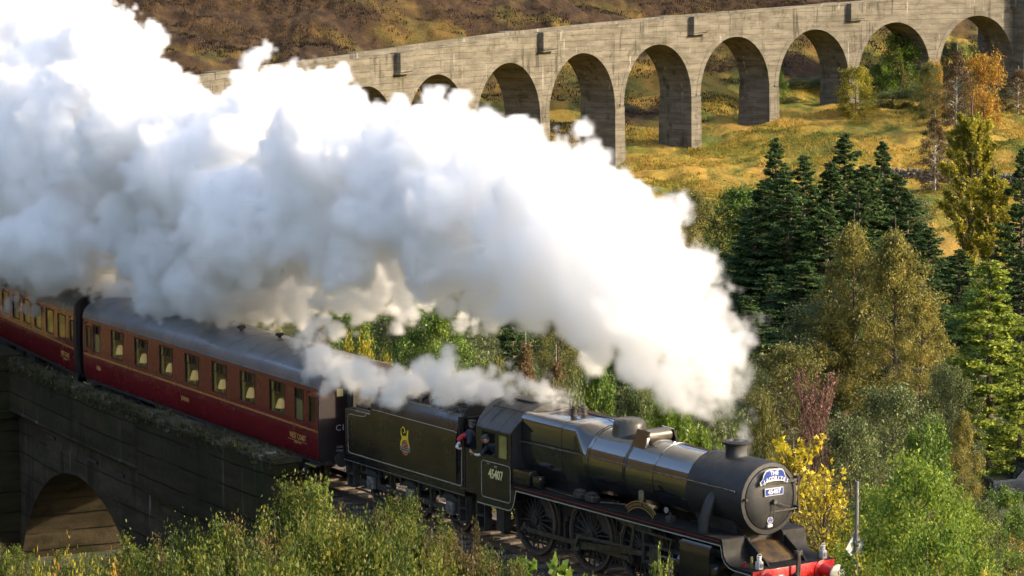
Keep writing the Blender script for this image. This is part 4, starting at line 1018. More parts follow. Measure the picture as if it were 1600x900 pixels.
def build_ground():
    az=np.radians(np.concatenate([np.linspace(-100,-16,60)[:-1],np.linspace(-16,-11.6,10)[:-1],np.linspace(-11.6,11.6,430),np.linspace(11.6,16,10)[1:],np.linspace(16,100,60)[1:]]))
    ds=np.concatenate([np.geomspace(6,60,40)[:-1],np.linspace(60,130,110)[:-1],np.linspace(130,300,70)[:-1],np.linspace(300,560,330)[:-1],np.geomspace(560,1500,40)])
    A,D=np.meshgrid(az,ds); X=D*np.sin(A); Y=D*np.cos(A)
    Z=ground_z(X,Y)
    n0,n1=X.shape
    co=np.stack([X,Y,Z],-1).reshape(-1,3)
    i=np.arange(n0*n1).reshape(n0,n1); f=np.stack([i[:-1,:-1],i[:-1,1:],i[1:,1:],i[1:,:-1]],-1).reshape(-1,4)
    me=bpy.data.meshes.new('ground'); me.vertices.add(len(co)); me.vertices.foreach_set('co',co.ravel())
    me.loops.add(f.size); me.loops.foreach_set('vertex_index',f.ravel()); me.polygons.add(len(f))
    me.polygons.foreach_set('loop_start',np.arange(0,f.size,4)); me.polygons.foreach_set('loop_total',np.full(len(f),4)); me.update(); me.validate()
    s,w=sw_of(X,Y); s=s.ravel(); w=w.ravel(); x=X.ravel(); y=Y.ravel()
    hill=sstep(4,16,w)*sstep(60,110,s)
    gold=np.clip(sstep(200,300,s)*(1-hill)+sstep(230,190,s)*sstep(50,70,s)*(w>5)*.12,0,1)
    # turf colour: golden by the far arm, patches of dead grass on the hill
    gp=np.clip(hill*(sstep(.50,.62,fbm(x/22,y/16,4,41))*.9*sstep(46,8,w)+sstep(.6,.7,fbm(x/9,y/6,3,43))*.7*sstep(70,20,w)),0,1)
    soil=sstep(4.2,2.8,np.abs(w))*sstep(24,18,s)
    rb=np.exp(-((x+21)**2/60+(y-122)**2/500))
    col=np.stack([hill,np.clip(gold+gp,0,1),soil,np.clip(rb*1.6,0,1)],-1)
    at_=me.color_attributes.new('zone','FLOAT_COLOR','POINT'); at_.data.foreach_set('color',col.astype(np.float32).ravel())
    for p in me.polygons: p.use_smooth=True
    m=bpy.data.materials.new('ground turf'); m.use_nodes=True; nt=m.node_tree; p=nt.nodes['Principled BSDF']; L=nt.links.new
    p.inputs['Roughness'].default_value=.95; p.inputs['Specular IOR Level'].default_value=.15
    za=node(nt,'ShaderNodeVertexColor'); za.layer_name='zone'; sp=node(nt,'ShaderNodeSeparateColor'); L(za.outputs[0],sp.inputs[0])
    geo=node(nt,'ShaderNodeNewGeometry')
    def noise(sc,det=6,sx=1,sy=1,rough=.65):
        mp=node(nt,'ShaderNodeMapping'); mp.inputs['Scale'].default_value=(sx,sy,1); L(geo.outputs['Position'],mp.inputs['Vector'])
        n=node(nt,'ShaderNodeTexNoise'); n.inputs['Scale'].default_value=sc; n.inputs['Detail'].default_value=det; n.inputs['Roughness'].default_value=rough; L(mp.outputs[0],n.inputs['Vector']); return n.outputs[0]
    def ramp(src,stops):
        r=node(nt,'ShaderNodeValToRGB'); e=r.color_ramp.elements
        while len(e)<len(stops): e.new(.5)
        for el,(q,c) in zip(e,stops): el.position=q; el.color=(*c,1)
        L(src,r.inputs[0]); return r.outputs[0]
    def mix(f,a,b_):
        n=node(nt,'ShaderNodeMix',data_type='RGBA'); L(f,n.inputs[0]); L(a,n.inputs[6]); L(b_,n.inputs[7]); return n.outputs[2]
    base=ramp(noise(.9,8),[(.3,(.035,.040,.012)),(.5,(.065,.070,.018)),(.7,(.12,.095,.03))])
    hillc=ramp(noise(.55,9,1,.6,.7),[(.28,(.016,.011,.008)),(.45,(.036,.022,.012)),(.58,(.056,.034,.016)),(.72,(.10,.062,.024))])
    goldc=ramp(noise(.16,10,1,.4,.72),[(.30,(.06,.085,.018)),(.43,(.13,.135,.024)),(.52,(.29,.20,.034)),(.62,(.36,.21,.045)),(.74,(.30,.13,.04))])
    soilc=ramp(noise(3,6),[(.35,(.05,.038,.026)),(.65,(.11,.085,.055))])
    rbc=ramp(noise(.5,6,.4,1.6),[(.35,(.11,.125,.095)),(.55,(.20,.215,.18)),(.62,(.42,.42,.39))])
    c=mix(sp.outputs[0],base,hillc); c=mix(sp.outputs[1],c,goldc); c=mix(sp.outputs[2],c,soilc); c=mix(za.outputs[1],c,rbc)
    L(c,p.inputs['Base Color'])
    bp=node(nt,'ShaderNodeBump'); bp.inputs['Strength'].default_value=1; bp.inputs['Distance'].default_value=.35; L(noise(1.6,8),bp.inputs['Height']); L(bp.outputs[0],p.inputs['Normal'])
    me.materials.append(m)
    o=bpy.data.objects.new('ground',me); COL.objects.link(o); o['kind']='structure'; return o
build_ground()
# grass tussocks on the field by the far arm (nobody could count them)
def quads_object(name,V,F4,m,var=None,kind=None,parent=None):
    me=bpy.data.meshes.new(name); V=np.asarray(V,np.float32); n=len(V)
    me.vertices.add(n); me.vertices.foreach_set('co',V.ravel())
    f=np.asarray(F4,np.int32); k=f.shape[1]; me.loops.add(f.size); me.loops.foreach_set('vertex_index',f.ravel()); me.polygons.add(len(f))
    me.polygons.foreach_set('loop_start',np.arange(0,f.size,k,dtype=np.int32)); me.polygons.foreach_set('loop_total',np.full(len(f),k,np.int32)); me.update()
    if var is not None:
        a=me.attributes.new('var','FLOAT','FACE'); a.data.foreach_set('value',np.asarray(var,np.float32))
    me.materials.append(m); o=bpy.data.objects.new(name,me); COL.objects.link(o)
    if parent: o.parent=parent
    if kind: o['kind']=kind
    return o
def leaf_mat(name,stops,trans=.45,rough=.5,spec=.35):
    m=bpy.data.materials.new(name); m.use_nodes=True; nt=m.node_tree; p=nt.nodes['Principled BSDF']; L=nt.links.new
    p.inputs['Roughness'].default_value=rough; p.inputs['Specular IOR Level'].default_value=spec
    a=node(nt,'ShaderNodeAttribute'); a.attribute_name='var'
    oi=node(nt,'ShaderNodeObjectInfo'); ad=node(nt,'ShaderNodeMath',operation='MULTIPLY_ADD'); L(oi.outputs['Random'],ad.inputs[0]); ad.inputs[1].default_value=.16; ad.inputs[2].default_value=-.08
    sm=node(nt,'ShaderNodeMath',operation='ADD'); L(a.outputs['Fac'],sm.inputs[0]); L(ad.outputs[0],sm.inputs[1])
    r=node(nt,'ShaderNodeValToRGB'); e=r.color_ramp.elements
    while len(e)<len(stops): e.new(.5)
    for el,(q,c) in zip(e,stops): el.position=q; el.color=(*c,1)
    L(sm.outputs[0],r.inputs[0]); L(r.outputs[0],p.inputs['Base Color'])
    t=node(nt,'ShaderNodeBsdfTranslucent'); L(r.outputs[0],t.inputs['Color'])
    mx=node(nt,'ShaderNodeMixShader'); mx.inputs[0].default_value=trans; L(p.outputs[0],mx.inputs[1]); L(t.outputs[0],mx.inputs[2])
    L(mx.outputs[0],nt.nodes['Material Output'].inputs[0]); return m
def grass_tufts(name,pts,h,wd,m,seed,blades=5,tone=None):
    r=np.random.default_rng(seed); n=len(pts)*blades
    P=np.repeat(pts,blades,0)+np.stack([r.normal(0,wd,n),r.normal(0,wd,n),np.zeros(n)],-1)
    a=r.uniform(0,2*PI,n); hh=np.repeat(h,blades)*r.uniform(.6,1.2,n); lean=r.normal(0,.35,(n,2))*hh[:,None]
    d=np.stack([np.cos(a),np.sin(a),np.zeros(n)],-1)*(hh*.22)[:,None]
    top=P+np.concatenate([lean,hh[:,None]],1)
    V=np.stack([P-d,P+d,top+d*.25,top-d*.25],1).reshape(-1,3); F=np.arange(n*4).reshape(n,4)
    return quads_object(name,V,F,m,np.repeat(tone if tone is not None else r.uniform(0,1,len(pts)),blades)*.75+r.uniform(0,.25,n),'stuff')
mk_gold_grass=leaf_mat('golden moor grass',[(.1,(.085,.105,.018)),(.4,(.19,.165,.026)),(.7,(.34,.23,.042)),(1,(.43,.31,.09))],.3,.8,.1)
mk_heather=leaf_mat('brown heather',[(.1,(.016,.011,.007)),(.5,(.040,.026,.013)),(.85,(.08,.050,.019)),(1,(.14,.088,.028))],.2,.85,.1)
r_=np.random.default_rng(4)
def scatter_polar(n,a0,a1,d0,d1):
    A=np.radians(r_.uniform(a0,a1,n)); D=np.sqrt(r_.uniform(d0*d0,d1*d1,n)); return D*np.sin(A),D*np.cos(A)
x,y=scatter_polar(110000,-1,11.8,255,430); s_,w_=sw_of(x,y); ok=(s_>285)&((w_<-3.5)|((w_>3.5)&(w_<14))); x=x[ok];y=y[ok]
keepn=fbm(x/9,y/4,3,77)>.47; x=x[keepn]; y=y[keepn]
o=grass_tufts('grass',np.stack([x,y,ground_z(x,y)-.05],-1),r_.uniform(.10,.34,len(x)),.3,mk_gold_grass,1,tone=np.clip((fbm(x/16,y/7,3,91)-.28)*1.9,0,1))
x,y=scatter_polar(150000,-8.5,8,300,540); s_,w_=sw_of(x,y); ok=(w_>8); x=x[ok]; y=y[ok]
keepn=fbm(x/7,y/5,3,79)>.45; x=x[keepn]; y=y[keepn]
o['label']='tussocky golden moor grass on the field below the far viaduct'; o=grass_tufts('heather',np.stack([x,y,ground_z(x,y)-.05],-1),r_.uniform(.10,.36,len(x)),.4,mk_heather,2,tone=np.clip((fbm(x/14,y/9,3,93)-.28)*1.9,0,1))
o['label']='brown heather and dead grass on the hillside behind the viaduct'
# ------------------------------------------------------------------ viaduct
def concrete(name,c0,c1,moss,streak,mossamt,line=.75):
    m=bpy.data.materials.new(name); m.use_nodes=True; nt=m.node_tree; p=nt.nodes['Principled BSDF']; L=nt.links.new
    p.inputs['Roughness'].default_value=.9; p.inputs['Specular IOR Level'].default_value=.2
    geo=node(nt,'ShaderNodeNewGeometry')
    def noise(sc,det=6,s3=(1,1,1),rough=.65):
        mp=node(nt,'ShaderNodeMapping'); mp.inputs['Scale'].default_value=s3; L(geo.outputs['Position'],mp.inputs['Vector'])
        n=node(nt,'ShaderNodeTexNoise'); n.inputs['Scale'].default_value=sc; n.inputs['Detail'].default_value=det; n.inputs['Roughness'].default_value=rough; L(mp.outputs[0],n.inputs['Vector']); return n.outputs[0]
    def mr(src,a,b_,c=0,d=1):
        n=node(nt,'ShaderNodeMapRange',interpolation_type='SMOOTHSTEP'); L(src,n.inputs[0])
        for i,v in enumerate((a,b_,c,d)): n.inputs[1+i].default_value=v
        return n.outputs[0]
    def mix(f,a,b_):
        n=node(nt,'ShaderNodeMix',data_type='RGBA'); L(f,n.inputs[0])
        for i,q in ((6,a),(7,b_)):
            if isinstance(q,tuple): n.inputs[i].default_value=(*q,1)
            else: L(q,n.inputs[i])
        return n.outputs[2]
    def mul(a,b_,op='MULTIPLY'):
        n=node(nt,'ShaderNodeMath',operation=op)
        for i,q in enumerate((a,b_)):
            if isinstance(q,(int,float)): n.inputs[i].default_value=q
            else: L(q,n.inputs[i])
        return n.outputs[0]
    c=mix(mr(noise(.5,8,(.5,.5,2.6)),.36,.64),c0,c1)
    c=mix(mul(mr(noise(1.3,7,(.35,.35,4)),.5,.68),.3),c,tuple(v*.55 for v in c0))
    # vertical lime and damp streaks
    c=mix(mul(mr(noise(.9,6,(1.6,1.6,.10)),.60,.68),mr(noise(.25,3),.46,.60)),c,streak)
    c=mix(mul(mul(mr(noise(.8,6,(1.4,1.4,.12)),.52,.64),mr(noise(.21,3),.42,.58)),.75),c,tuple(v*.30 for v in c0))
    c=mix(mul(mr(noise(.55,8),.62-mossamt,.74-mossamt*.5),.85),c,moss)
    # shutter board lines
    sx=node(nt,'ShaderNodeSeparateXYZ'); L(geo.outputs['Position'],sx.inputs[0])
    zz=mul(mul(sx.outputs[2],mul(noise(.4,2),.10),'ADD'),1/line)
    fr=node(nt,'ShaderNodeMath',operation='FRACT'); L(zz,fr.inputs[0])
    ln=mr(fr.outputs[0],0,.10,1,0); ln=mul(ln,mr(noise(.4,4,(1,1,3)),.38,.52))
    c=mix(mul(ln,.8),c,tuple(v*.35 for v in c0)); L(c,p.inputs['Base Color'])
    h=mul(mul(noise(2.2,8),.05),mul(ln,-.03),'ADD')
    bp=node(nt,'ShaderNodeBump'); bp.inputs['Strength'].default_value=1; bp.inputs['Distance'].default_value=1; L(h,bp.inputs['Height']); L(bp.outputs[0],p.inputs['Normal'])
    return m
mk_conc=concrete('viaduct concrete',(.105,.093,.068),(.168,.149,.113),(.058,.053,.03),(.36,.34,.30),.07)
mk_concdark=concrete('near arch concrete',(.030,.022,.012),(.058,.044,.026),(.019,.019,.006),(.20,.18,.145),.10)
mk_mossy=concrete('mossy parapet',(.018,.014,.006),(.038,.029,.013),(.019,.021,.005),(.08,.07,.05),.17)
mk_coping=concrete('lichened coping',(.034,.029,.015),(.09,.08,.055),(.024,.026,.007),(.20,.19,.16),.12)
AR=7.6; PITCH=17.2; S0A=36.4
def ztop(s): return railz(s)+1.2
def zcrown(s): return ztop(s)-3.25
viad=empty('viaduct',track(200,0,0),0,'long curved concrete viaduct of tall round arches, carrying the train','viaduct')
def vb(b,name,m,par=None,ang=30,local=True):
    o=b.build(name,m,par or viad,ang=ang)
    if (par or viad) is viad: o.matrix_parent_inverse=Matrix.Translation(-Vector(viad.location))
    return o
def gz(s,w):
    p=track(s,w,0); return float(ground_z(p.x,p.y,False))
VW=2.7
def arch_bay(sc,m,last=False):
    zc=zcrown(sc); zs=zc-AR; tilt=(ztop(sc+8.6)-ztop(sc-8.6))/17.2
    far=sc>200
    b=B(); N=26
    th=[PI*k/N for k in range(N+1)]
    S_=[sc-8.6]+[sc-AR*math.cos(t) for t in th]+[sc+8.6]
    Zl=[zs]+[zs+AR*math.sin(t)+tilt*(-AR*math.cos(t)) for t in th]+[zs]
    for sg in (1,-1):
        f=[]
        for s,z in zip(S_,Zl): f.append((b.bm.verts.new(track(s,sg*VW,z)),b.bm.verts.new(track(s,sg*VW,ztop(s)-.9+.0))))
        for a,c in zip(f,f[1:]):
            b.bm.faces.new((a[0],c[0],c[1],a[1]))
    for k in range(1,len(S_)-2):       # soffit
        q=[]
        for s,z in ((S_[k],Zl[k]),(S_[k+1],Zl[k+1])): q.append([b.bm.verts.new(track(s,w,z)) for w in np.linspace(-VW,VW,4)])
        for j in range(3): b.bm.faces.new((q[0][j],q[1][j],q[1][j+1],q[0][j+1]))
    q=[]                                 # deck
    for s in (sc-8.6,sc,sc+8.6): q.append([b.bm.verts.new(track(s,w,ztop(s)-1.75 if abs(w)<2.3 else ztop(s)-1.75)) for w in (-2.25,2.25)])
    for a,c in zip(q,q[1:]): b.bm.faces.new((a[0],a[1],c[1],c[0]))
    bay=vb(b,'arch_bay',m,ang=25)
    b=B()                                # raised ring round the opening
    for sg in ((-1,) if far else (1,)):
        prs=[]
        for t in th:
            t_=tilt*(-AR*math.cos(t))
            prs.append([track(sc-(AR+o)*math.cos(t),sg*wq,zs+(AR+o)*math.sin(t)+t_) for o,wq in ((.0,VW-.02),(.0,VW+.05),(.78,VW+.05),(.82,VW-.02))])
        b.loft(prs)
    b.build('arch_ring',m,bay,ang=25)
    return bay
def pier(sp,m,hw=1.06,ww=2.82,zimp=None):
    zs=zcrown(sp)-AR; far=sp>200
    zg=min(gz(sp,ww),gz(sp,-ww),gz(sp,0))-1.2
    if zs-zg<.3: zg=zs-.6
    b=B(); d=max(.0,(zs-zg)*.012)
    def lp(z,e): return [track(s,w,z) for s,w in ((sp-hw-e,-ww-e),(sp+hw+e,-ww-e),(sp+hw+e,ww+e),(sp-hw-e,ww+e))]
    b.loft([lp(zg,d),lp(zs-.02,0)]); return vb(b,'pier',m,ang=25)
for i in range(0,22):
    sc=S0A+PITCH*i
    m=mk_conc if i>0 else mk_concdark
    arch_bay(sc,m)
    if i>0: pier(sc-8.6,mk_conc) if i not in (1,21) else None
    # parapets of this bay: inner side continuous, both sides with a coping
    for sg in (1,-1):
        b=B(); R=[]
        for s in np.linspace(sc-8.6,sc+8.6,7):
            zt=ztop(s); prof=[(2.25,zt-1.7),(2.25,zt),(2.78,zt),(2.78,zt-.16),(2.704,zt-.2),(2.704,zt-.9),(2.6,zt-1.0)]
            R.append([track(s,sg*w,z) for w,z in prof])
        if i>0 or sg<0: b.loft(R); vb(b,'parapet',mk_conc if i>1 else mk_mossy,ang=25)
        else: b.bm.free()
# refuges on the far arm: boxes standing out from the parapet over every second pier
for k in range(-4,4):
    sp=S0A+8.6+PITCH*(17+2*k)
    if sp<200: continue
    for sg in (-1,1):
        b=B(); R=[]
        for s in (sp-1.55,sp+1.55):
            zt=ztop(s); R.append([track(s,sg*w,z) for w,z in ((2.2,zt-1.75),(2.2,zt+.06),(3.62,zt+.06),(3.62,zt-2.15),(3.45,zt-2.3),(2.71,zt-2.3),(2.71,zt-1.75))])
        b.loft(R); vb(b,'refuge',mk_conc,ang=25)
        b=B(); R=[]
        for s in (sp-1.75,sp+1.75):
            zt=ztop(s); R.append([track(s,sg*w,z) for w,z in ((2.71,zt-2.42),(2.71,zt-2.3),(3.75,zt-2.3),(3.75,zt-2.42))])
        b.loft(R); vb(b,'refuge_slab',mk_conc,ang=25)
# thick pier towers at the far end and at the first arch
def tower(sp,hw,ww,m,top=.0,zlow=None):
    b=B(); zt=ztop(sp)+top
    zg=min(gz(sp,ww),gz(sp,-ww))-1.5 if zlow is None else zlow
    b.loft([[track(s,w,z) for s,w in ((sp-hw,-ww),(sp+hw,-ww),(sp+hw,ww),(sp-hw,ww))] for z in (zg,zcrown(sp)-AR*.1,zt)]); vb(b,'pier_tower',m,ang=25)
tower(S0A+PITCH*21+8.6+1.6,2.6,5.2,mk_conc,.3)
for sg in (1,):
    b=B(); sp=S0A+8.6
    b.loft([[track(s,w,z) for s,w in ((sp-1.7,2.5),(sp+2.2,2.5),(sp+2.2,3.55),(sp-1.7,3.55))] for z in (-14,1.3)]); vb(b,'pier_tower',mk_mossy,ang=25)
    b=B(); b.loft([[track(s,w,z) for s,w in ((sp-1.75,3.56),(sp+2.1,3.56),(sp+2.1,3.75),(sp-1.75,3.75))] for z in (-14,-1.02)]); vb(b,'pier_facing',mk_conc,ang=25)
    b=B(); b.loft([[track(s,w,z) for s,w in ((sp-1.9,2.3),(sp+2.4,2.3),(sp+2.4,3.82),(sp-1.9,3.82))] for z in (-1.0,-.74)]); vb(b,'pier_ledge',mk_mossy,ang=25)
b=B(); sp=S0A+8.6
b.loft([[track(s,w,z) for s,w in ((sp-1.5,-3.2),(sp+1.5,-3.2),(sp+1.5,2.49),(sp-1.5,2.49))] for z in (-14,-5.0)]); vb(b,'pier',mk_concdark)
# abutment and near parapets (rough tops, slightly uneven)
def rough_wall(name,sa,sb,w0,w1,z0,zt,m,seed,step=.45,slab=False):
    r=random.Random(seed); b=B(); R=[]
    n=int((sb-sa)/step)+1
    for i in range(n+1):
        s=sa+(sb-sa)*i/n; j=lambda q: r.uniform(-q,q)*1.7
        R.append([track(s,w0+j(.01),z0),track(s,w0+j(.02),zt-.06+j(.02)),track(s,w0+.07,zt-.02+j(.025)),track(s,(w0+w1)/2,zt+.03+j(.03)),track(s,w1-.08,zt-.01+j(.03)),track(s,w1-.01+j(.025),zt-.07+j(.02)),track(s,w1+j(.02),z0+(zt-z0)*.6 if slab else zt-.5),track(s,w1+j(.015),z0+(zt-z0)*.3 if slab else zt-1.2),track(s,w1,z0)])
    b.loft(R); return vb(b,name,m,ang=40)
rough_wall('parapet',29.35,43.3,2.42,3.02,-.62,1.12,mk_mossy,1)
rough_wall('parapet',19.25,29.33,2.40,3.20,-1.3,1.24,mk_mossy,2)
rough_wall('coping',29.33,43.32,2.40,3.05,1.02,1.19,mk_coping,3,slab=True)
rough_wall('coping',19.2,29.32,2.36,3.24,1.12,1.30,mk_coping,4,slab=True)
b=B(); R=[]
for s in np.linspace(29.36,43.3,12): R.append([track(s,w,z) for w,z in ((2.5,-.78),(2.98,-.78),(3.06,-.70),(3.06,-.62),(2.5,-.62))])
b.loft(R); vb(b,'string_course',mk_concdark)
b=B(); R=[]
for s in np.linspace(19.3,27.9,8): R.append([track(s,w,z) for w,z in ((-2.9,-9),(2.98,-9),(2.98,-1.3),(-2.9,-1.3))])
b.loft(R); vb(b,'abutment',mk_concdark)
b=B()
for s,z in ((39.2,-1.12),(34.7,-1.25),(32.2,-1.3)):
    b.box(-.45,.45,-.03,.03,-.05,.05,M=Matrix.Translation(track(s,2.74,z))@Matrix.Rotation(track_ang(s),4,'Z'))
vb(b,'drain_slot',mk_dark)['kind']='stuff'
tp=[];r=random.Random(31)
for i in range(1300):
    s=r.uniform(19.3,43.2); w=r.choice((r.uniform(2.42,3.2),3.0+.2*(s<29.3)+r.uniform(-.02,.06)))
    z=(1.29 if s<29.33 else 1.17)+r.uniform(-.03,.01)
    if w>3.0+.2*(s<29.3): z-=r.uniform(0,.35)
    tp.append(tuple(track(s,w,z)))
o=grass_tufts('moss_tufts',np.array(tp),np.full(len(tp),.06)*np.random.default_rng(3).uniform(.5,2.2,len(tp)),.05,leaf_mat('parapet moss',[(0,(.022,.024,.008)),(.5,(.06,.055,.022)),(1,(.15,.13,.065))],.2,.9,.1),5,blades=6)
o['label']='moss and small weeds growing along the near parapet top'
# dry stone wall across the field
b=B(); r=random.Random(21); p0=at(1335,246,345); p1=at(1605,258,336)
for i in range(560):
    t=r.random(); p=p0.lerp(p1,t); h=.95*r.random(); p.z=float(ground_z(p.x,p.y))+h*1.15; p.y+=r.uniform(-.3,.3)
    b.ico(p,r.uniform(.16,.32),1,(1.2,.9,.7),Euler((r.random()*3,r.random()*3,r.random()*3)))
o=b.build('stone_wall',mat('dry stone',(.07,.065,.06),.9,var=(.19,.17,.15),scale=.8),None,ang=0); tag(o,'low tumbled dry stone wall crossing the golden field','stone wall'); o['kind']='stuff'
del o['kind']
# rocks on the hillside
for i,(px,py,D,rr,lab) in enumerate(((383,36,462,2.0,'grey rock slab beside the small lone tree on the hill'),(500,49,450,2.2,'pale grey rock lying flat on the hillside above the viaduct'),(362,112,430,1.0,'small grey boulder near the end of the parapet'))):
    b=B(); r=random.Random(i+5); p=at(px,py,D); v=b.ico((0,0,0),rr,3,(1.5,1,.42))
    for q in v: q.co*=1+.25*(math.sin(q.co.x*2.1+i)+math.sin(q.co.y*3+q.co.z*4))*.35+r.uniform(-.05,.05)
    o=b.build('rock',mat('hill rock',(.14,.14,.15),.9,var=(.24,.24,.25),scale=1.2,bump=.1,bscale=2),None,ang=25); o.location=p; o.location.z=float(ground_z(p.x,p.y))+.25*rr; tag(o,lab,'rock')
# ------------------------------------------------------------------ trees and bushes
NP_=np.random.default_rng
def unit(v): return v/np.maximum(np.linalg.norm(v,axis=-1,keepdims=True),1e-9)
def leaves_mesh(name,P,size,var,seed,droop=0.0,flat=0.0,aspect=1.7,dirs=None):
    """one folded diamond per leaf"""
    r=NP_(seed); n=len(P)
    nrm=unit(r.normal(0,1,(n,3))+np.array([0,0,flat])); 
    d=r.normal(0,1,(n,3)) if dirs is None else dirs+r.normal(0,.45,(n,3))
    d=d-np.array([0,0,droop]); d=unit(d-nrm*np.sum(d*nrm,-1,keepdims=True)); e=np.cross(nrm,d)
    L=(size*r.uniform(.6,1.35,n))[:,None]; w=L/aspect
    V=np.stack([P-d*L*.5,P+e*w*.5-d*L*.05,P+d*L*.5,P-e*w*.5-d*L*.05+nrm*w*.0],1).reshape(-1,3)
    F=np.arange(n*4).reshape(n,4)
    return V,F,np.clip(var+r.normal(0,.10,n),0,1)
def mesh_from(name,V,F,m,var=None):
    o=quads_object(name,V,F,m,var); me=o.data; bpy.data.objects.remove(o); return me
def limb_tubes(name,limbs,m,n=6):
    """limbs: list of (points, r0, r1)"""
    b=B()
    for pts,r0,r1 in limbs: b.tube(pts,r0,n if r0>.05 else 4,r1)
    o=b.build(name,m,None,ang=60,fix=False); me=o.data; bpy.data.objects.remove(o); return me
def grow(kind,H,R,seed,nleaf,leaf,leafm,barkm,trunk_r=None,base=.12,lean=.05):
    """returns (trunk mesh, crown mesh): trunk, limbs, twigs and the leaves hung on the twigs"""
    r=NP_(seed); rr=random.Random(seed)
    trunk_r=trunk_r or H*.016
    n=9; tp=[]
    off=np.zeros(2)
    for i in range(n):
        t=i/(n-1); off=off+r.normal(0,lean*H*.05,2); tp.append((off[0],off[1],H*(.96*t)))
    tp=np.array(tp); tp[:,:2]-=tp[0,:2]
    limbs=[([tuple(p) for p in tp],trunk_r,trunk_r*.12)]
    tips=[];tw=[];tv=[];tl=[]
    def on(t): return np.array([np.interp(t,np.linspace(0,1,n),tp[:,k]) for k in range(3)])
    def prof(t):
        q=(t-base)/(1-base)
        if kind=='conifer': return ((1-q)**.92*.97+.03)
        if kind=='tier': return (1-q)**.55*(.8+.2*math.sin(q*22))
        if kind=='column': return .35+.65*math.sin(PI*min(1,q*.9+.1))**.8 if q<.85 else .5*(1-q)/.15+.1
        if kind=='birch': return (math.sin(PI*(q*.82+.16))**.75)*(.85+.3*(1-q))
        return math.sin(PI*(q*.80+.16))**.6
    nl={'conifer':104,'tier':60,'column':60,'birch':46,'broad':40,'shrub':26,'bare':60}.get(kind,40)
    lump=r.uniform(.55 if kind=='conifer' else .72,1.35 if kind=='conifer' else 1.25,nl)
    for i in range(nl):
        q=(i+.5)/nl; t=base+(1-base)*(q**.9)*.985
        a=i*2.399+r.uniform(-.5,.5); ln=R*prof(t)*lump[i]
        el={'conifer':-.18+.55*q,'tier':-.02+.25*q,'column':1.1,'birch':.75-.2*(1-q),'broad':.55*q+.05,'shrub':.9-.4*(1-q),'bare':1.05}.get(kind,.4)+r.normal(0,.10)
        if kind=='shrub': p0=on(min(t,.5)*.5)
        else: p0=on(max(0.02,t-(.10 if kind in('birch','broad') else .16 if kind in ('column','bare') else 0)))
        d=np.array([math.cos(a)*math.cos(el),math.sin(a)*math.cos(el),math.sin(el)])
        if kind=='column': ln=max(ln*1.9,.2)
        if kind in('bare',): ln=max(ln*1.5,.2)
        if kind=='shrub': ln=max(.25*R,(H*t*.9-p0[2])/max(.35,math.sin(el))) if el>.3 else ln
        m_=5; pts=[p0]
        for k in range(1,m_):
            dd=d.copy(); f=k/(m_-1)
            if kind=='birch': dd[2]-=.9*f*f
            if kind=='conifer': dd[2]+=.18*f
            if kind=='broad': dd[2]+=.25*f*(1-f)
            pts.append(pts[-1]+dd*ln/(m_-1)+r.normal(0,.03*ln,3))
        pts=np.array(pts); br=trunk_r*.34*(1-.6*q)+.006
        limbs.append(([tuple(p) for p in pts],br,br*.25))
        nt_={'conifer':11,'tier':9,'column':6,'birch':9,'broad':9,'shrub':7,'bare':7}.get(kind,8)
        for j in range(nt_):
            f=r.uniform(.25,1.0)**.8; b0=np.array([np.interp(f,np.linspace(0,1,m_),pts[:,k]) for k in range(3)])
            sl=ln*(.34*(1.15-f)+.10)*r.uniform(.6,1.3)
            if kind in('conifer','tier'):
                sd=np.array([-d[1],d[0],0])*(1 if j%2 else -1)*.9+d*.55+np.array([0,0,-.12 if kind=='conifer' else 0.02])
                sl=ln*.36*(1.2-f)*r.uniform(.7,1.2)+.04
            else:
                sd=unit(r.normal(0,1,3))+d*.7+np.array([0,0,.25])
                if kind=='birch': sd=unit(r.normal(0,1,3))*.8+d*.3+np.array([0,0,-.95])
                if kind in('column','bare'): sd=unit(r.normal(0,1,3))*.5+d*.5+np.array([0,0,.9])
            sd=sd/np.linalg.norm(sd); e0=b0+sd*sl
            if (j<3 or kind=='bare') and leaf>.0: limbs.append(([tuple(b0),tuple((b0+e0)/2+r.normal(0,.03*sl,3)),tuple(e0)],max(.005,br*.3),.003))
            tips.append(b0); tw.append(e0); tv.append(r.uniform(.15,.85)); tl.append(ln)
    tips=np.array(tips); tw=np.array(tw); tv=np.array(tv); tl=np.array(tl)
    pw=np.ones(len(tips)) if kind not in('conifer','tier') else (.12+tl/R); idx=r.choice(len(tips),nleaf,p=pw/pw.sum()); f=r.uniform(.05,1.08,nleaf)[:,None]
    spread={'conifer':.05,'tier':.085,'column':.055,'birch':.065,'broad':.085,'shrub':.07,'bare':.03}.get(kind,.07)*R
    P=tips[idx]*(1-f)+tw[idx]*f+r.normal(0,1,(nleaf,3))*(spread*(np.ones(nleaf) if kind not in('conifer','tier') else (.25+.9*tl[idx]/R)))[:,None]*np.array([1,1,.55 if kind in('tier','conifer') else 1])
    dirs=(tw-tips)[idx]; dirs=unit(dirs)
    V,F,var=leaves_mesh('crown',P,leaf,np.clip(tv[idx]+.3*(f[:,0]-.55),0,1),seed+1,droop={'birch':.8,'conifer':.3}.get(kind,.1),flat=1.2 if kind=='tier' else .5,aspect=2.6 if kind=='conifer' else 1.6,dirs=dirs)
    tm=limb_tubes('trunk',limbs,barkm); cm=mesh_from('crown',V,F,leafm,var)
    return tm,cm
bk_brown=mat('bark brown',(.075,.055,.038),.9,var=(.13,.10,.07),scale=6,bump=.02,bscale=12)
bk_white=mat('birch bark',(.50,.47,.42),.8,var=(.16,.14,.12),scale=7)
bk_red=mat('reddish twigs',(.16,.075,.06),.85,var=(.11,.06,.05),scale=4)
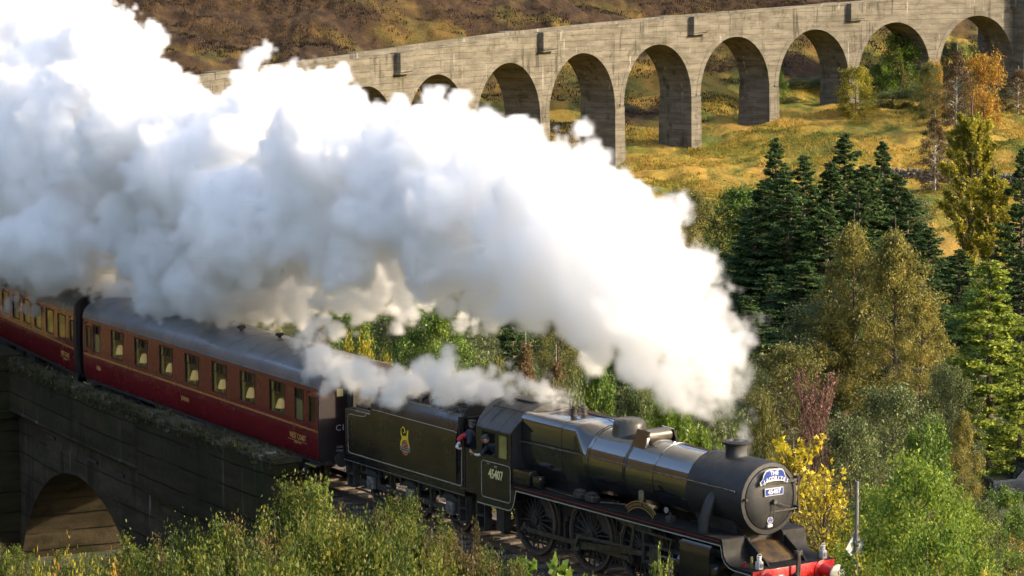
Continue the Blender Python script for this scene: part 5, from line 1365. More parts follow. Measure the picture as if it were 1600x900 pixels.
lf_spruce=leaf_mat('spruce needles',[(0,(0.018,0.037,0.013)),(.5,(0.043,0.083,0.024)),(1,(0.106,0.156,0.037))],.25,.7,.2)
lf_birch=leaf_mat('autumn birch leaves',[(0,(0.102,0.102,0.024)),(.45,(0.210,0.198,0.043)),(.75,(0.300,0.252,0.055)),(1,(0.384,0.300,0.066))],.4)
lf_brown=leaf_mat('brown birch leaves',[(0,(.065,.045,.02)),(.5,(.13,.085,.035)),(1,(.20,.13,.045))],.35)
lf_green=leaf_mat('green leaves',[(0,(0.040,0.083,0.016)),(.5,(0.094,0.165,0.025)),(1,(0.200,0.263,0.037))],.4)
lf_olive=leaf_mat('olive leaves',[(0,(0.060,0.066,0.017)),(.5,(0.132,0.132,0.030)),(1,(0.228,0.198,0.043))],.35)
lf_dull=leaf_mat('dull grey green leaves',[(0,(0.048,0.069,0.023)),(.5,(0.103,0.132,0.041)),(1,(0.178,0.190,0.063))],.3)
lf_bright=leaf_mat('bright green leaves',[(0,(.05,.10,.012)),(.5,(.12,.20,.02)),(1,(.26,.32,.04))],.5,.4,.5)
lf_lime=leaf_mat('yellow green leaves',[(0,(0.115,0.127,0.014)),(.5,(0.276,0.253,0.023)),(1,(0.483,0.414,0.046))],.5)
lf_yellow=leaf_mat('yellow leaves',[(0,(.16,.19,.014)),(.35,(.46,.38,.018)),(1,(.74,.58,.06))],.45,.4,.4)
lf_orange=leaf_mat('orange leaves',[(0,(.20,.085,.016)),(.5,(.42,.22,.03)),(1,(.55,.40,.06))],.45)
lf_pink=leaf_mat('reddish twig ends',[(0,(.10,.052,.04)),(.5,(.17,.085,.062)),(1,(.23,.13,.09))],.25)
lf_larch=leaf_mat('larch needles',[(0,(0.075,0.119,0.020)),(.5,(0.206,0.263,0.035)),(1,(0.375,0.413,0.062))],.4,.6,.2)
PROTO={}
def proto(key,*a,**k):
    if key not in PROTO: PROTO[key]=[grow(a[0],a[1],a[2],sd,*a[3:],**k) for sd in (hash_seed(key),hash_seed(key)+57)]
    return PROTO[key]
def hash_seed(k): return sum(ord(c)*(i+3) for i,c in enumerate(k))%9973
KINDS={ # kind, height, radius, leaves, leaf size, leaf material, bark
 'spruce':('conifer',14,2.7,44000,.23,lf_spruce,bk_brown),
 'gold_birch':('birch',12,3.4,26000,.15,lf_birch,bk_brown),
 'brown_birch':('birch',9,2.2,12000,.14,lf_brown,bk_white),
 'green':('broad',9,3.0,17000,.19,lf_green,bk_brown),
 'olive':('broad',8,2.8,17000,.15,lf_olive,bk_brown),
 'dull':('broad',7,2.7,18000,.13,lf_dull,bk_brown),
 'bright':('broad',6,2.4,15000,.15,lf_bright,bk_brown),
 'poplar':('column',16,1.9,26000,.21,lf_lime,bk_brown),
 'larch':('tier',11.5,2.3,36000,.18,lf_larch,bk_brown),
 'bare':('bare',6.5,2.0,9000,.10,lf_pink,bk_red),
 'lime':('broad',5,1.7,10000,.12,lf_lime,bk_brown),
 'orange':('broad',5,2.6,9000,.17,lf_orange,bk_brown),
}
def place(kind,name,px,top,D,wpx=None,label=None,group=None,cat='tree',rot=None,v=0,zb=None,hmul=1.0,leafkey=None):
    """tree standing on the ground under photo column px at distance D, its top at photo row top"""
    K=KINDS[kind]; pr=proto(kind,*K)[v%2]
    p=at(px,450,D); zg=float(ground_z(p.x,p.y)) if zb is None else zb
    pt=at(px,top,D); H=(pt.z-zg)*hmul
    sz=H/K[1]; sxy=sz
    if wpx: sxy=(wpx/2*D/CAM_F)/(K[2]*.98)*(1.5 if kind=='spruce' else 1.0)
    rot=rnd.uniform(0,6.28) if rot is None else rot
    e=empty(name,(pt.x,p.y,zg-.1),rot,label,cat,group); e.scale=(sxy,sxy,sz)
    for nm,me in (('trunk',pr[0]),('crown',pr[1])):
        o=bpy.data.objects.new(nm,me); COL.objects.link(o); o.parent=e
    return e
SPL=['dark spruce low in front of the two tallest of the clump','dark spruce just behind the twiggy birch tip','spruce filling the gap under the slim one by the wall','short spruce in the gap between slim spruce and poplar','spruce of the lowest row nearest the smoke front','spruce of the lowest row under the tallest pair','spruce of the lowest row touching the dusky birch','small spruce touching the torn front of the smoke','dark spruce directly above the broad gold birch shoulder','dark spruce at the foot of the tall poplar','dark spruce between birch shoulder and bright larch','dark spruce hidden behind the bright larch']
GD='dark spruces crowded in the middle of the valley'
for i,(px,top,D,wp,lab) in enumerate(((1213,200,214,104,'tall pointed spruce on the viaduct side of the dark spruce clump'),(1318,193,218,120,'tallest dark spruce standing behind the gold birch crown'),(1378,206,222,96,'slim spruce rising against the dry stone wall'),(1258,228,210,110,'spruce between the two tallest points of the dark clump'),
   (1180,330,205,110,'low spruce at the smoke edge of the dark clump'),(1238,290,202,120,None),(1290,300,200,120,None),(1345,265,205,120,None),(1418,285,210,100,None),(1200,420,192,120,None),(1255,400,188,120,None),(1310,430,186,110,None),(1165,455,180,90,None),(1450,345,200,110,None),(1500,380,190,110,None),
   (1597,215,205,80,'dark blue green spruce cut by the photo edge'),(1595,380,160,90,'lower dark spruce at the photo edge behind the larch'),(1445,395,180,110,None),(1545,430,170,110,None),(1228,252,206,130,'spruce spire just left of the mid clump pair'),(1300,238,212,130,'spruce shoulder leaning on the tallest spruce'),(1350,243,214,130,'spruce spire between tallest and slim spruces'),(1192,268,210,120,'outer spruce of the clump above the rounded green tree'),(1403,258,216,120,'outer spruce of the clump toward the poplar'))):
    place('spruce','spruce_tree',px,top,D,wp,lab or SPL.pop(0),GD,v=i)
place('gold_birch','birch_tree',1338,312,152,150,'gold brown birch crown with bare pale twigs at its tip','gold birches behind the locomotive',v=0)
place('gold_birch','birch_tree',1402,322,149,165,'broad gold olive birch, tallest beside the twiggy one',"gold birches behind the locomotive",v=1)
place('gold_birch','birch_tree',1440,430,144,120,'lower shoulder of gold birch facing the larch','gold birches behind the locomotive',v=0)
place('gold_birch','birch_tree',1300,450,150,150,'dusky birch on the spruce side of the gold birches','gold birches behind the locomotive',v=1)
place('poplar','poplar_tree',1517,128,262,88,'tall narrow yellow green poplar standing alone in the field',v=0)
place('poplar','poplar_tree',1552,245,255,80,'shorter loose yellow poplar leaning on the tall one',v=1)
place('larch','larch_tree',1552,388,128,175,'bright green larch with layered boughs near the photo edge',v=0)
place('larch','larch_tree',1592,520,122,120,'half seen larch below the dark spruce at the photo edge',v=1)
place('green','broadleaf_tree',1162,282,232,120,'rounded fresh green tree between the smoke and the spruces',v=0)
place('olive','broadleaf_tree',1078,288,245,110,'rounded golden olive tree right beside the smoke edge',v=1)
place('dull','broadleaf_tree',1425,300,250,90,'grey green tree in front of the field wall by the poplar',v=0)
place('brown_birch','birch_tree',1462,165,332,70,'thin grey brown birch in the field beside the poplar',v=0)
# trees at the foot of the viaduct
place('lime','broadleaf_tree',1337,97,384,62,'sunlit yellow green tree in front of a viaduct pier',v=0)
place('green','broadleaf_tree',1213,102,397,34,'small green tree half behind a viaduct pier',v=0)
place('bright','broadleaf_tree',1408,48,408,74,'bright green tree standing inside the tall shaded arch',v=1)
place('green','broadleaf_tree',1380,95,410,60,'shaded green tree inside the arch behind the bright one',v=1)
place('brown_birch','birch_tree',1495,60,366,62,'pale brown birch rising before the last arches',v=1)
place('orange','autumn_tree',1538,84,372,66,'orange leaved autumn tree below the last arch',v=0)
place('orange','autumn_tree',1462,96,384,34,'small red orange tree beside the pale brown birch',v=1)
place('olive','broadleaf_tree',1453,92,380,40,'small olive tree at a pier foot by the birch',v=0)
place('brown_birch','autumn_tree',1592,98,380,60,'brown rusty tree cut by the photo edge under the viaduct',v=1)
THL=['dark thicket tree at the pier foot beside the small olive tree','dark low thicket tree in front of the tall shaded arch','dark thicket tree below the pale brown birch','dark thicket tree under the orange autumn tree','dark thicket tree standing alone in the fourth arch from the dark end tower','dark thicket tree in the shade beside the arch with the bright tree','small dark bush tree just behind the sunlit pier front','dark thicket tree inside the last whole arch','dark thicket tree behind the last arch by the end tower']
for i,(px,top,D,wp) in enumerate(((1440,130,392,70),(1395,140,395,80),(1500,125,388,80),(1560,135,384,70),(1250,120,412,60),(1290,115,415,60),(1235,150,405,40),(1480,60,425,70),(1540,50,428,70))):
    place('dull','thicket_tree',px,top,D,wp,THL[i],'dark thicket under the arches',v=i)
place('lime','hill_tree',357,25,472,18,'tiny lone green tree on the open brown hillside',v=1)
place('orange','hill_bush',352,62,462,22,'pinkish bush under the lone hillside tree',cat='bush',v=0)
place('lime','hill_bush',354,70,455,16,'small yellow bush just below the lone hillside tree',cat='bush',v=0)
place('lime','hill_bush',277,5,500,24,'tiny golden bush at the top edge of the hillside',cat='bush',v=1)
# valley trees seen under the smoke, behind the train
GB='trees behind the train under the smoke'
L_=[('dull',490,430,128,60,'pale trunked grey tree half in smoke above the coach roof'),('brown_birch',500,425,124,40,'white trunked leafless birch above the coach roof'),('lime',422,497,108,56,'small yellow leaved tree peeping over the coach roof'),
 ('lime',560,518,100,84,'yellow green tree above the coach roof end'),('lime',600,532,102,50,'small yellow tree beside the larger yellow one over the coach'),
 ('green',690,465,135,130,'dark green tree half veiled by smoke wisps'),('dull',620,480,138,120,'shaded grey green tree behind the smoke over the tender'),('green',560,470,145,110,'deep green tree behind the yellow trees and smoke'),
 ('olive',768,545,112,90,'rounded olive bush tree above the cab roof steam'),('brown_birch',822,492,116,76,'brown birch with a slim white trunk above the firebox'),('brown_birch',870,520,112,80,'second brown birch beyond the white trunked one'),
 ('green',935,545,104,90,'leafy green tree above the boiler between birch and bush'),('spruce',800,462,140,70,'dark spruce tip poking through the smoke over the cab'),('spruce',960,480,140,80,'shaded spruce under the smoke above the boiler'),
 ('dull',1000,585,96,100,'dark grey green tree behind the dome'),('dull',890,575,98,110,'dark leafy tree rising behind the safety valves'),('dull',1110,590,104,100,'dim tree under the smoke near the chimney'),
 ('bright',1048,612,84,110,'bright sunlit green tree right behind the boiler dome'),('bright',1095,650,84,60,'low bright green bush tree behind the boiler front'),
 ('olive',1192,598,100,70,'yellow olive tree just beyond the chimney'),('bare',1275,582,108,96,'bare reddish pink twiggy tree behind the yellow leaves'),('olive',1232,528,138,130,'broad olive brown tree at the foot of the gold birches'),
 ('dull',1395,590,112,150,'wide grey green tree in front of the gold birches'),('dull',1330,640,106,120,'dark grey green tree beside the reddish bare one'),('green',1450,640,100,110,'mid green tree behind the bright foreground sapling'),
 ('gold_birch',1505,615,116,72,'small yellow birch with a pale trunk beside the larch'),('green',1535,700,135,110,'low green tree under the larch boughs'),('dull',1480,560,124,90,'dark tree between the gold birch and the larch'),('olive',1175,705,92,70,'low olive bush tree just behind the chimney base'),
 ('dull',720,560,118,110,'dark tree above the tender coal'),('dull',660,590,112,110,'dark leafy tree behind the coal and steam'),('green',980,640,90,80,'green tree low behind the boiler'),('dull',840,600,100,90,'shaded tree low behind the firebox')]
for i,(k,px,top,D,wp,lab) in enumerate(L_): place(k,'birch_tree' if 'birch' in k or 'birch' in lab.split(' with')[0][-12:] else 'bare_tree' if k=='bare' else 'spruce_tree' if k=='spruce' else 'broadleaf_tree',px,top,D,wp,lab,GB,v=i)
# filler trees deeper in the valley
r2=random.Random(77)
for i in range(34):
    px=r2.uniform(380,1600); D=r2.uniform(150,235); 
    k=r2.choice(('dull','green','spruce','olive'))
    zt=at(px,450,D); zg=float(ground_z(zt.x,zt.y)); hh=r2.uniform(5,8.5)
    top=450-(zg+hh-CAM_H+CAM_PITCH*D*1.0)*CAM_F/D
    if px>1130 and top<430: continue
    place(k,{'spruce':'spruce_tree'}.get(k,'broadleaf_tree'),px,top,D,None,'tree of the shaded valley wood, mostly hidden by smoke and nearer trees','valley wood',v=i)
# ---- foreground
lf_ash=leaf_mat('ash leaves',[(0,(0.060,0.114,0.014)),(.5,(0.144,0.228,0.024)),(1,(0.360,0.396,0.060))],.5,.5,.3)
lf_heath=leaf_mat('bank shrub leaves',[(0,(0.034,0.055,0.010)),(.4,(0.076,0.109,0.016)),(.75,(0.144,0.161,0.023)),(1,(0.230,0.196,0.030))],.45,.5,.3)
lf_heathb=leaf_mat('brownish shrub leaves',[(0,(.05,.040,.016)),(.5,(.10,.078,.026)),(1,(.17,.13,.035))],.4,.6,.3)
KINDS.update({
 'ash':('broad',6,2.0,15000,.105,lf_ash,bk_brown),
 'yellowtree':('bare',5.5,1.2,1500,.15,lf_yellow,bk_brown),
 'limeshrub':('shrub',3.5,1.5,9000,.09,lf_lime,bk_brown),
 'greenshrub':('shrub',3.2,1.6,12000,.075,lf_ash,bk_brown),
 'heath':('shrub',2.4,1.3,22000,.060,lf_heath,bk_brown),
 'heathb':('shrub',2.2,1.2,18000,.056,lf_heathb,bk_brown),
 'sapling':('broad',1.6,.36,330,.17,lf_bright,bk_brown),
 'sprig':('column',2.2,.45,1500,.06,lf_ash,bk_brown),
})
place('yellowtree','yellow_tree',1240,655,68,150,'yellow leaved tree with glowing leaves beside the smokebox',v=0)
place('yellowtree','yellow_tree',1290,728,66,130,'second yellow leaved tree between smokebox and sign post',v=1)
place('yellowtree','yellow_tree',1262,710,70,120,'yellow tree behind the other two by the smokebox',v=0)
place('limeshrub','shrub',1205,695,70,110,'yellow green shrub behind the chimney',cat='bush',v=0)
place('limeshrub','shrub',1335,770,68,110,'yellow green shrub behind the far buffer',cat='bush',v=1)
place('greenshrub','shrub',1345,800,66,130,'green shrub low behind the sign post',cat='bush',v=0)
place('greenshrub','shrub',1265,800,69,120,'green shrub tucked behind the front frames',cat='bush',v=1)
place('ash','ash_tree',1432,690,57,210,'bright green young ash tree in the foreground beside the sign post',v=0)
place('ash','ash_tree',1375,735,60,150,'second young ash between the sign post and the larger one',v=1)
place('ash','ash_tree',1505,760,62,130,'young ash nearest the parked dark car',v=1)
place('ash','ash_tree',1470,790,54,170,'low spreading ash at the bottom of the photo',v=0)
place('limeshrub','shrub',1448,830,53,150,'yellow tinged shrub under the big young ash',cat='bush',v=0)
place('greenshrub','shrub',1418,852,52,100,'green shrub at the foot of the sign post',cat='bush',v=1)
place('greenshrub','shrub',1500,850,56,150,'green shrub under the ash nearest the car',cat='bush',v=0)
GS='shrubs massed on the bank in front of the wall and tender'
r3=random.Random(12); SEEN={}
KINDS['roundbush']=('broad',2.3,1.35,17000,.058,lf_heath,bk_brown)
SH=[(610,772,63.5,110,'heath'),(660,800,62.5,100,'heath'),(720,815,62,100,'heathb'),(470,735,62,150,'heath'),(520,765,60,150,'heath'),(430,760,58,160,'heathb'),(560,770,62,120,'heathb'),(600,800,60,130,'heath'),(370,775,57,150,'heath'),(640,815,60,130,'heath'),(690,825,60,130,'heathb'),(740,835,60,120,'heath'),(320,790,58,150,'heath'),(270,795,60,150,'heath'),(230,815,60,140,'heathb'),
 (500,800,54,190,'heath'),(420,810,53,190,'heath'),(340,820,53,180,'heath'),(580,825,54,180,'heath'),(260,840,53,180,'heath'),(660,850,55,170,'heath'),(740,860,55,150,'heathb'),(800,865,57,120,'heathb'),(180,850,54,150,'heath'),(450,850,49,220,'heath'),(350,860,49,220,'heath'),(560,865,50,220,'heath'),(250,875,49,200,'heathb'),(650,880,51,180,'heath'),
 (100,860,56,130,'heath'),(20,840,60,130,'heathb'),(60,830,64,110,'heath'),(150,845,62,110,'heath'),(200,830,66,110,'heath'),(0,815,70,100,'heath')]
SHL={'heath':'small leaved green shrub massed on the sunny bank before wall and tender','heathb':'brown tinged shrub massed among the green ones on the sunny bank'}
for i,(px,top,D,wp,k) in enumerate(SH):
    top+=(34 if i%3==0 else 24) if px<540 else (12 if i%3==0 else -6)
    p=at(px,450,D); pt=at(px,top,D); zg=max(float(ground_z(p.x,p.y)),pt.z-3.6)
    row='tall' if top<775 else 'middling' if top<830 else 'low'
    row2={'tall':'topmost','middling':'mid bank','low':'lowest'}[row]
    lm=['by the pale pier strip','under the left haunch of the arch','under the middle of the arch','under the right haunch of the arch','below the lime streaked wall','below the step in the parapet','below the wall midway to its end','near the end of the wall','at the broken wall end','under the coach end','below the tender rear step','below the tender crest','below the tender front','below the cab number','before the cab steps','before the driving wheels','by the wheels'][min(16,px//50)]
    lab=f"{'green' if k=='heath' else 'brownish'} {row2.replace('mid bank','midway')} bank shrub {lm}"
    if lab in SEEN: lab=lab.replace('bank shrub','bank shrub, nearer the camera,') if D<SEEN[lab] else lab.replace('bank shrub','bank shrub, further back,')
    while lab in SEEN: lab=lab.replace('bank shrub','rounded bank shrub',1) if 'rounded' not in lab else lab+' again'
    SEEN[lab]=D
    place('roundbush' if (i%3==0 and k=='heath') else k,'bank_shrub',px,top,D,wp,lab,GS,'bush',v=i,zb=float(ground_z(p.x,p.y)))
place('green','broadleaf_tree',1575,752,104,90,'green bush tree half hiding the parked dark car',v=1)
place('dull','broadleaf_tree',1535,770,100,80,'low grey green bush tree at the road edge below the car',v=0)
for i,(px,top,D,lab) in enumerate(((822,846,59,'small maple like sapling with yellow lower leaves in front of the rear driving wheel'),(874,850,58,'taller bright sapling in front of the middle driving wheel'),(925,876,58,'low bright sapling in front of the leading driving wheel'))):
    place('sapling','sapling',px,top,D,66,lab,cat='plant',v=i)
place('sprig','sapling',1030,845,57,44,'slender small leaved bush in front of the cylinder',cat='plant',v=0)
place('sprig','sapling',500,725,63,60,'thin upright sprig standing above the bank shrubs by the coach end',cat='plant',v=1)
place('limeshrub','shrub',45,838,50,110,'bright yellow green shrub in the bottom corner before the arch',cat='bush',v=0)
place('limeshrub','shrub',95,850,50,90,'lime shrub beside the orange one in the bottom corner',cat='bush',v=1)
KINDS['orangeshrub']=('shrub',2.2,1.0,6000,.06,leaf_mat('orange shrub leaves',[(0,(.20,.10,.02)),(.5,(.36,.18,.03)),(1,(.45,.28,.05))],.4),bk_brown)
place('orangeshrub','shrub',135,842,51,80,'orange brown shrub in the bottom corner before the arch',cat='bush',v=0)
# undergrowth: low leaf cover on the bank and the valley floor
def ground_cover(name,n,a0,a1,d0,d1,h,leaf,m,seed,cond):
    r=NP_(seed); A=np.radians(r.uniform(a0,a1,n)); D=np.sqrt(r.uniform(d0*d0,d1*d1,n)); x=D*np.sin(A); y=D*np.cos(A)
    s,w=sw_of(x,y); ok=cond(s,w,x,y); x=x[ok];y=y[ok]
    lump=fbm(x/1.3,y/1.3,3,seed); z=ground_z(x,y)+h*r.uniform(0,1,len(x))**1.4*(.3+1.2*lump)
    V,F,var=leaves_mesh(name,np.stack([x,y,z],-1),leaf,np.clip(.15+lump*.8,0,1),seed+3,flat=.6)
    return quads_object(name,V,F,m,var,'stuff')
o=ground_cover('undergrowth',90000,-11.5,11.5,44,92,.55,.07,lf_heath,5,lambda s,w,x,y:(np.abs(w)>3.1)&(s<60)&((w>0)|(x<30)))
o['label']='low green undergrowth covering the bank beside the track'; o=ground_cover('valley_undergrowth',90000,-4,11.8,72,250,1.3,.22,lf_dull,6,lambda s,w,x,y:(w<-6)&~((np.abs(x-26)<9)&(np.abs(y-121)<8))&~((x>13)&(y<118)))
o['label']='dull green undergrowth on the valley floor under the trees'; o=ground_cover('valley_bracken',14000,7,11.8,85,135,.7,.14,lf_orange,8,lambda s,w,x,y:(w<-6)&((np.abs(x-23)>5)|(y<112)))
o['label']='orange bracken on the slope near the parked dark car'
# ---- sign post and car
sg=at(1338,900,56.5); zg=float(ground_z(sg.x,sg.y))
e=empty('sign_post',(sg.x,sg.y,zg-.1),0,'grey metal post carrying a pale diamond sign seen from behind','sign')
ztp=at(1338,752,56.5).z
b=B(); b.cyl((0,0,0),(0,0,ztp-zg+.1),.042,n=12); b.build('post',mat('galvanised post',(.22,.22,.20),.5,metal=.5,var=(.14,.14,.13),scale=5),e)
zc_=at(1335,855,56.5).z-zg+.1
b=B(); R45=Matrix.Translation((-.03,.06,zc_))@Matrix.Rotation(.8,4,'Z')@Matrix.Rotation(PI/4,4,'Y'); b.box(-.225,.225,-.005,.005,-.225,.225,M=R45); b.build('sign_plate',mat('sign back grey',(.42,.44,.43),.45,var=(.34,.36,.35),scale=4),e)
b=B()
for dz in (-.12,.12): b.box(-.16,.16,.045,.055,zc_+dz-.02,zc_+dz+.02); b.box(-.05,.05,-.048,.05,zc_+dz-.018,zc_+dz+.018)
b.build('sign_clamp',MATS['galvanised post'],e)
cp=at(1582,775,121); zg=float(ground_z(cp.x,cp.y))
car=empty('parked_car',(cp.x+.9,cp.y,zg),math.radians(8),'dark navy off road car parked under the larch at the photo edge','car')
mk_car=mat('navy car paint',(.005,.008,.016),.35,coat=.3)
b=B()
def cs(x,hw,z0,z1,tw): return [(x,-hw,z0),(x,hw,z0),(x,hw,z0+(z1-z0)*.55),(x,tw,z1),(x,-tw,z1),(x,-hw,z0+(z1-z0)*.55)]
b.loft([cs(-2.15,.80,.55,.95,.72),cs(-2.1,.88,.45,1.02,.80),cs(-1.0,.92,.42,1.10,.86),cs(1.95,.92,.42,1.10,.88),cs(2.1,.86,.5,1.05,.82)])
body=b.build('body',mk_car,car,ang=30)
b=B(); b.loft([[(-1.05,-.82,1.09),(-1.05,.82,1.09),(2.05,.84,1.08),(2.05,-.84,1.08)],[(-.45,-.70,1.72),(-.45,.70,1.72),(1.95,.72,1.74),(1.95,-.72,1.74)],[(-.3,-.62,1.79),(-.3,.62,1.79),(1.85,.64,1.81),(1.85,-.64,1.81)]]); b.build('cabin',mk_car,car,ang=30)
mk_cgl=mat('car glass',(.02,.025,.03),.06,coat=.6)
for sgn in (-1,1):
    for (xa,xb,ta,tb) in ((-.75,.05,-.42,.05),(.15,1.0,.15,.98),(1.1,1.9,1.08,1.82)):
        b=B(); b.loft([[(xa,sgn*.815,1.14),(xb,sgn*.825,1.14),(tb,sgn*.725,1.66),(ta,sgn*.715,1.66)],[(xa,sgn*.835,1.14),(xb,sgn*.845,1.14),(tb,sgn*.745,1.66),(ta,sgn*.735,1.66)]]); b.build('window',mk_cgl,car)
b=B(); b.loft([[(-1.06,-.7,1.13),(-1.06,.7,1.13),(-.52,.62,1.68),(-.52,-.62,1.68)],[(-1.09,-.7,1.13),(-1.09,.7,1.13),(-.55,.62,1.68),(-.55,-.62,1.68)]]); b.build('windscreen',mk_cgl,car)
b=B(); b.cyl((.4,0,.7),(.4,0,.71),.01,n=4); b.bm.clear()
for sgn in (-1,1):
    for x in (-1.35,1.35):
        b2=B(); b2.lathe([(0,-.11),(.30,-.11),(.36,-.07),(.36,.07),(.30,.11),(.22,.10),(.2,.06),(0,.06)],(x,sgn*.85,.36),(0,sgn,0),n=24); w_=b2.build('wheel',mk_under,car)
        b2=B(); b2.lathe([(0,.075),(.19,.075),(.21,.10)],(x,sgn*.85,.36),(0,sgn,0),n=18); b2.build('rim',mk_bufhead,w_)
    b2=B(); b2.box(-2.16,-2.1,sgn*.55-.12,sgn*.55+.12,.72,.88,.02); b2.build('headlight',mk_bufhead,car)
    b2=B(); b2.box(2.09,2.13,sgn*.7-.08,sgn*.7+.08,.8,1.0,.01); b2.build('tail_light',mk_red,car)
b.bm.free()
# road by the car
b=B(); mk_road=mat('track gravel',(.05,.045,.036),.9,var=(.08,.072,.06),scale=2,bump=.02,bscale=12)
R=[]
for t in np.linspace(0,1,24):
    x=14+38*t; y=116.5+2*t
    R.append([(x,y+q,float(ground_z(x,y+q,False))+.06) for q in (-1.6,-.8,0,.8,1.6,2.4)])
b.loft(R,close=False,caps=False); o=b.build('road',mk_road,None); o['kind']='structure'
# ------------------------------------------------------------------ smoke
def smoke_material(name,color,aniso):
    m=bpy.data.materials.new(name); m.use_nodes=True; nt=m.node_tree
    nt.nodes.remove(nt.nodes['Principled BSDF'])
    pv=node(nt,'ShaderNodeVolumePrincipled'); pv.inputs['Color'].default_value=(*color,1)
    pv.inputs['Density'].default_value=1.0; pv.inputs['Anisotropy'].default_value=aniso
    pv.inputs['Density Attribute'].default_value='density'
    nt.links.new(pv.outputs[0],nt.nodes['Material Output'].inputs['Volume'])
    return m
def smoke_volume(name,puffs,mat,voxel,axis,warp,erode,soft,dens,label,origin=None,thin=None):
    """puffs: (centre, radius).  A grid of density made by geometry nodes round the puffs."""
    classes=sorted({round(r,2) for c,r in puffs})
    # snap radii to few classes
    K=9; lo,hi=classes[0],classes[-1]
    radii=[lo*(hi/lo)**(k/(K-1)) for k in range(K)] if hi>lo else [lo]
    me=bpy.data.meshes.new(name); ob=bpy.data.objects.new(name,me); COL.objects.link(ob)
    ex=axis.normalized(); ez=Vector((0,0,1)); ez=(ez-ex*ez.dot(ex)).normalized(); ey=ez.cross(ex)
    R=Matrix((ex,ey,ez)).transposed().to_4x4()
    c0=puffs[0][0]
    M=Matrix.Translation(c0)@R; ob.matrix_world=M; Mi=M.inverted()
    L=[Mi@c for c,r in puffs]
    cls=[min(range(len(radii)),key=lambda k:abs(radii[k]-r)) for c,r in puffs]
    me.from_pydata([tuple(v) for v in L],[],[])
    a=me.attributes.new('cls','INT','POINT'); a.data.foreach_set('value',cls)
    pad=warp*0.7+soft
    mn=[min(v[i]-r for v,(c,r) in zip(L,puffs))-pad for i in range(3)]
    mx=[max(v[i]+r for v,(c,r) in zip(L,puffs))+pad for i in range(3)]
    g=bpy.data.node_groups.new(name,'GeometryNodeTree')
    g.interface.new_socket('Geometry',in_out='INPUT',socket_type='NodeSocketGeometry')
    g.interface.new_socket('Geometry',in_out='OUTPUT',socket_type='NodeSocketGeometry')
    gi=node(g,'NodeGroupInput'); go=node(g,'NodeGroupOutput'); lk=g.links.new
    def math_(op,a,b=None,c=None):
        n=node(g,'ShaderNodeMath',operation=op)
        for i,x in enumerate((a,b,c)):
            if x is None: continue
            if isinstance(x,(int,float)): n.inputs[i].default_value=x
            else: lk(x,n.inputs[i])
        return n.outputs[0]
    def vmath(op,a,b=None,scale=None):
        n=node(g,'ShaderNodeVectorMath',operation=op)
        for i,x in enumerate((a,b)):
            if x is None: continue
            if isinstance(x,tuple): n.inputs[i].default_value=x
            else: lk(x,n.inputs[i])
        if scale is not None: n.inputs['Scale'].default_value=scale
        return n.outputs[0]
    pos=node(g,'GeometryNodeInputPosition').outputs[0]
    def noise(scale,detail,out,rough=0.55):
        n=node(g,'ShaderNodeTexNoise'); n.inputs['Scale'].default_value=scale; n.inputs['Detail'].default_value=detail
        n.inputs['Roughness'].default_value=rough
        lk(pos,n.inputs['Vector']); return n.outputs[out]
    q=pos
    for sc,am in ((0.45/warp,warp),(1.6/warp,warp*0.38)):
        nv=vmath('SUBTRACT',noise(sc,2,'Color'),(0.5,0.5,0.5))
        q=vmath('ADD',q,vmath('SCALE',nv,scale=am*2))
    best=None
    for k,r in enumerate(radii):
        if k not in cls: continue
        ia=node(g,'GeometryNodeInputNamedAttribute',data_type='INT'); ia.inputs['Name'].default_value='cls'
        cmp=node(g,'FunctionNodeCompare',data_type='INT',operation='EQUAL')
        lk(ia.outputs['Attribute'],cmp.inputs[2]); cmp.inputs[3].default_value=k
        sep=node(g,'GeometryNodeSeparateGeometry',domain='POINT')
        lk(gi.outputs[0],sep.inputs[0]); lk(cmp.outputs[0],sep.inputs[1])
        pr=node(g,'GeometryNodeProximity',target_element='POINTS')
        lk(sep.outputs[0],pr.inputs[0]); lk(q,pr.inputs['Source Position'])
        dist=[o for o in pr.outputs if o.name=='Distance'][0]
        s_=math_('SUBTRACT',r,dist)
        best=s_ if best is None else math_('SMOOTH_MAX',best,s_,0.12)
    def billow(sc,amt,det=2):
        n=math_('ABSOLUTE',math_('MULTIPLY_ADD',noise(sc,det,0,0.5),2.0,-1.0))
        return math_('MULTIPLY',math_('SUBTRACT',n,0.19),amt)
    er=math_('ADD',billow(0.55/warp,erode*1.5),math_('ADD',billow(1.4/warp,erode*.8),billow(3.4/warp,erode*.4)))
    er=math_('ADD',er,math_('MULTIPLY',math_('SUBTRACT',noise(1.1/warp,6,0,0.62),0.52),erode*.9))
    s2=math_('ADD',best,er)
    mr=node(g,'ShaderNodeMapRange',interpolation_type='SMOOTHSTEP')
    lk(s2,mr.inputs[0]); mr.inputs[1].default_value=0; mr.inputs[2].default_value=soft
    mr.inputs[3].default_value=0; mr.inputs[4].default_value=dens
    core=node(g,'ShaderNodeMapRange',interpolation_type='SMOOTHSTEP'); lk(s2,core.inputs[0]); core.inputs[1].default_value=soft*2; core.inputs[2].default_value=soft*2+1.4
    core.inputs[3].default_value=1.0; core.inputs[4].default_value=0.09
    out=math_('MULTIPLY',mr.outputs[0],core.outputs[0])
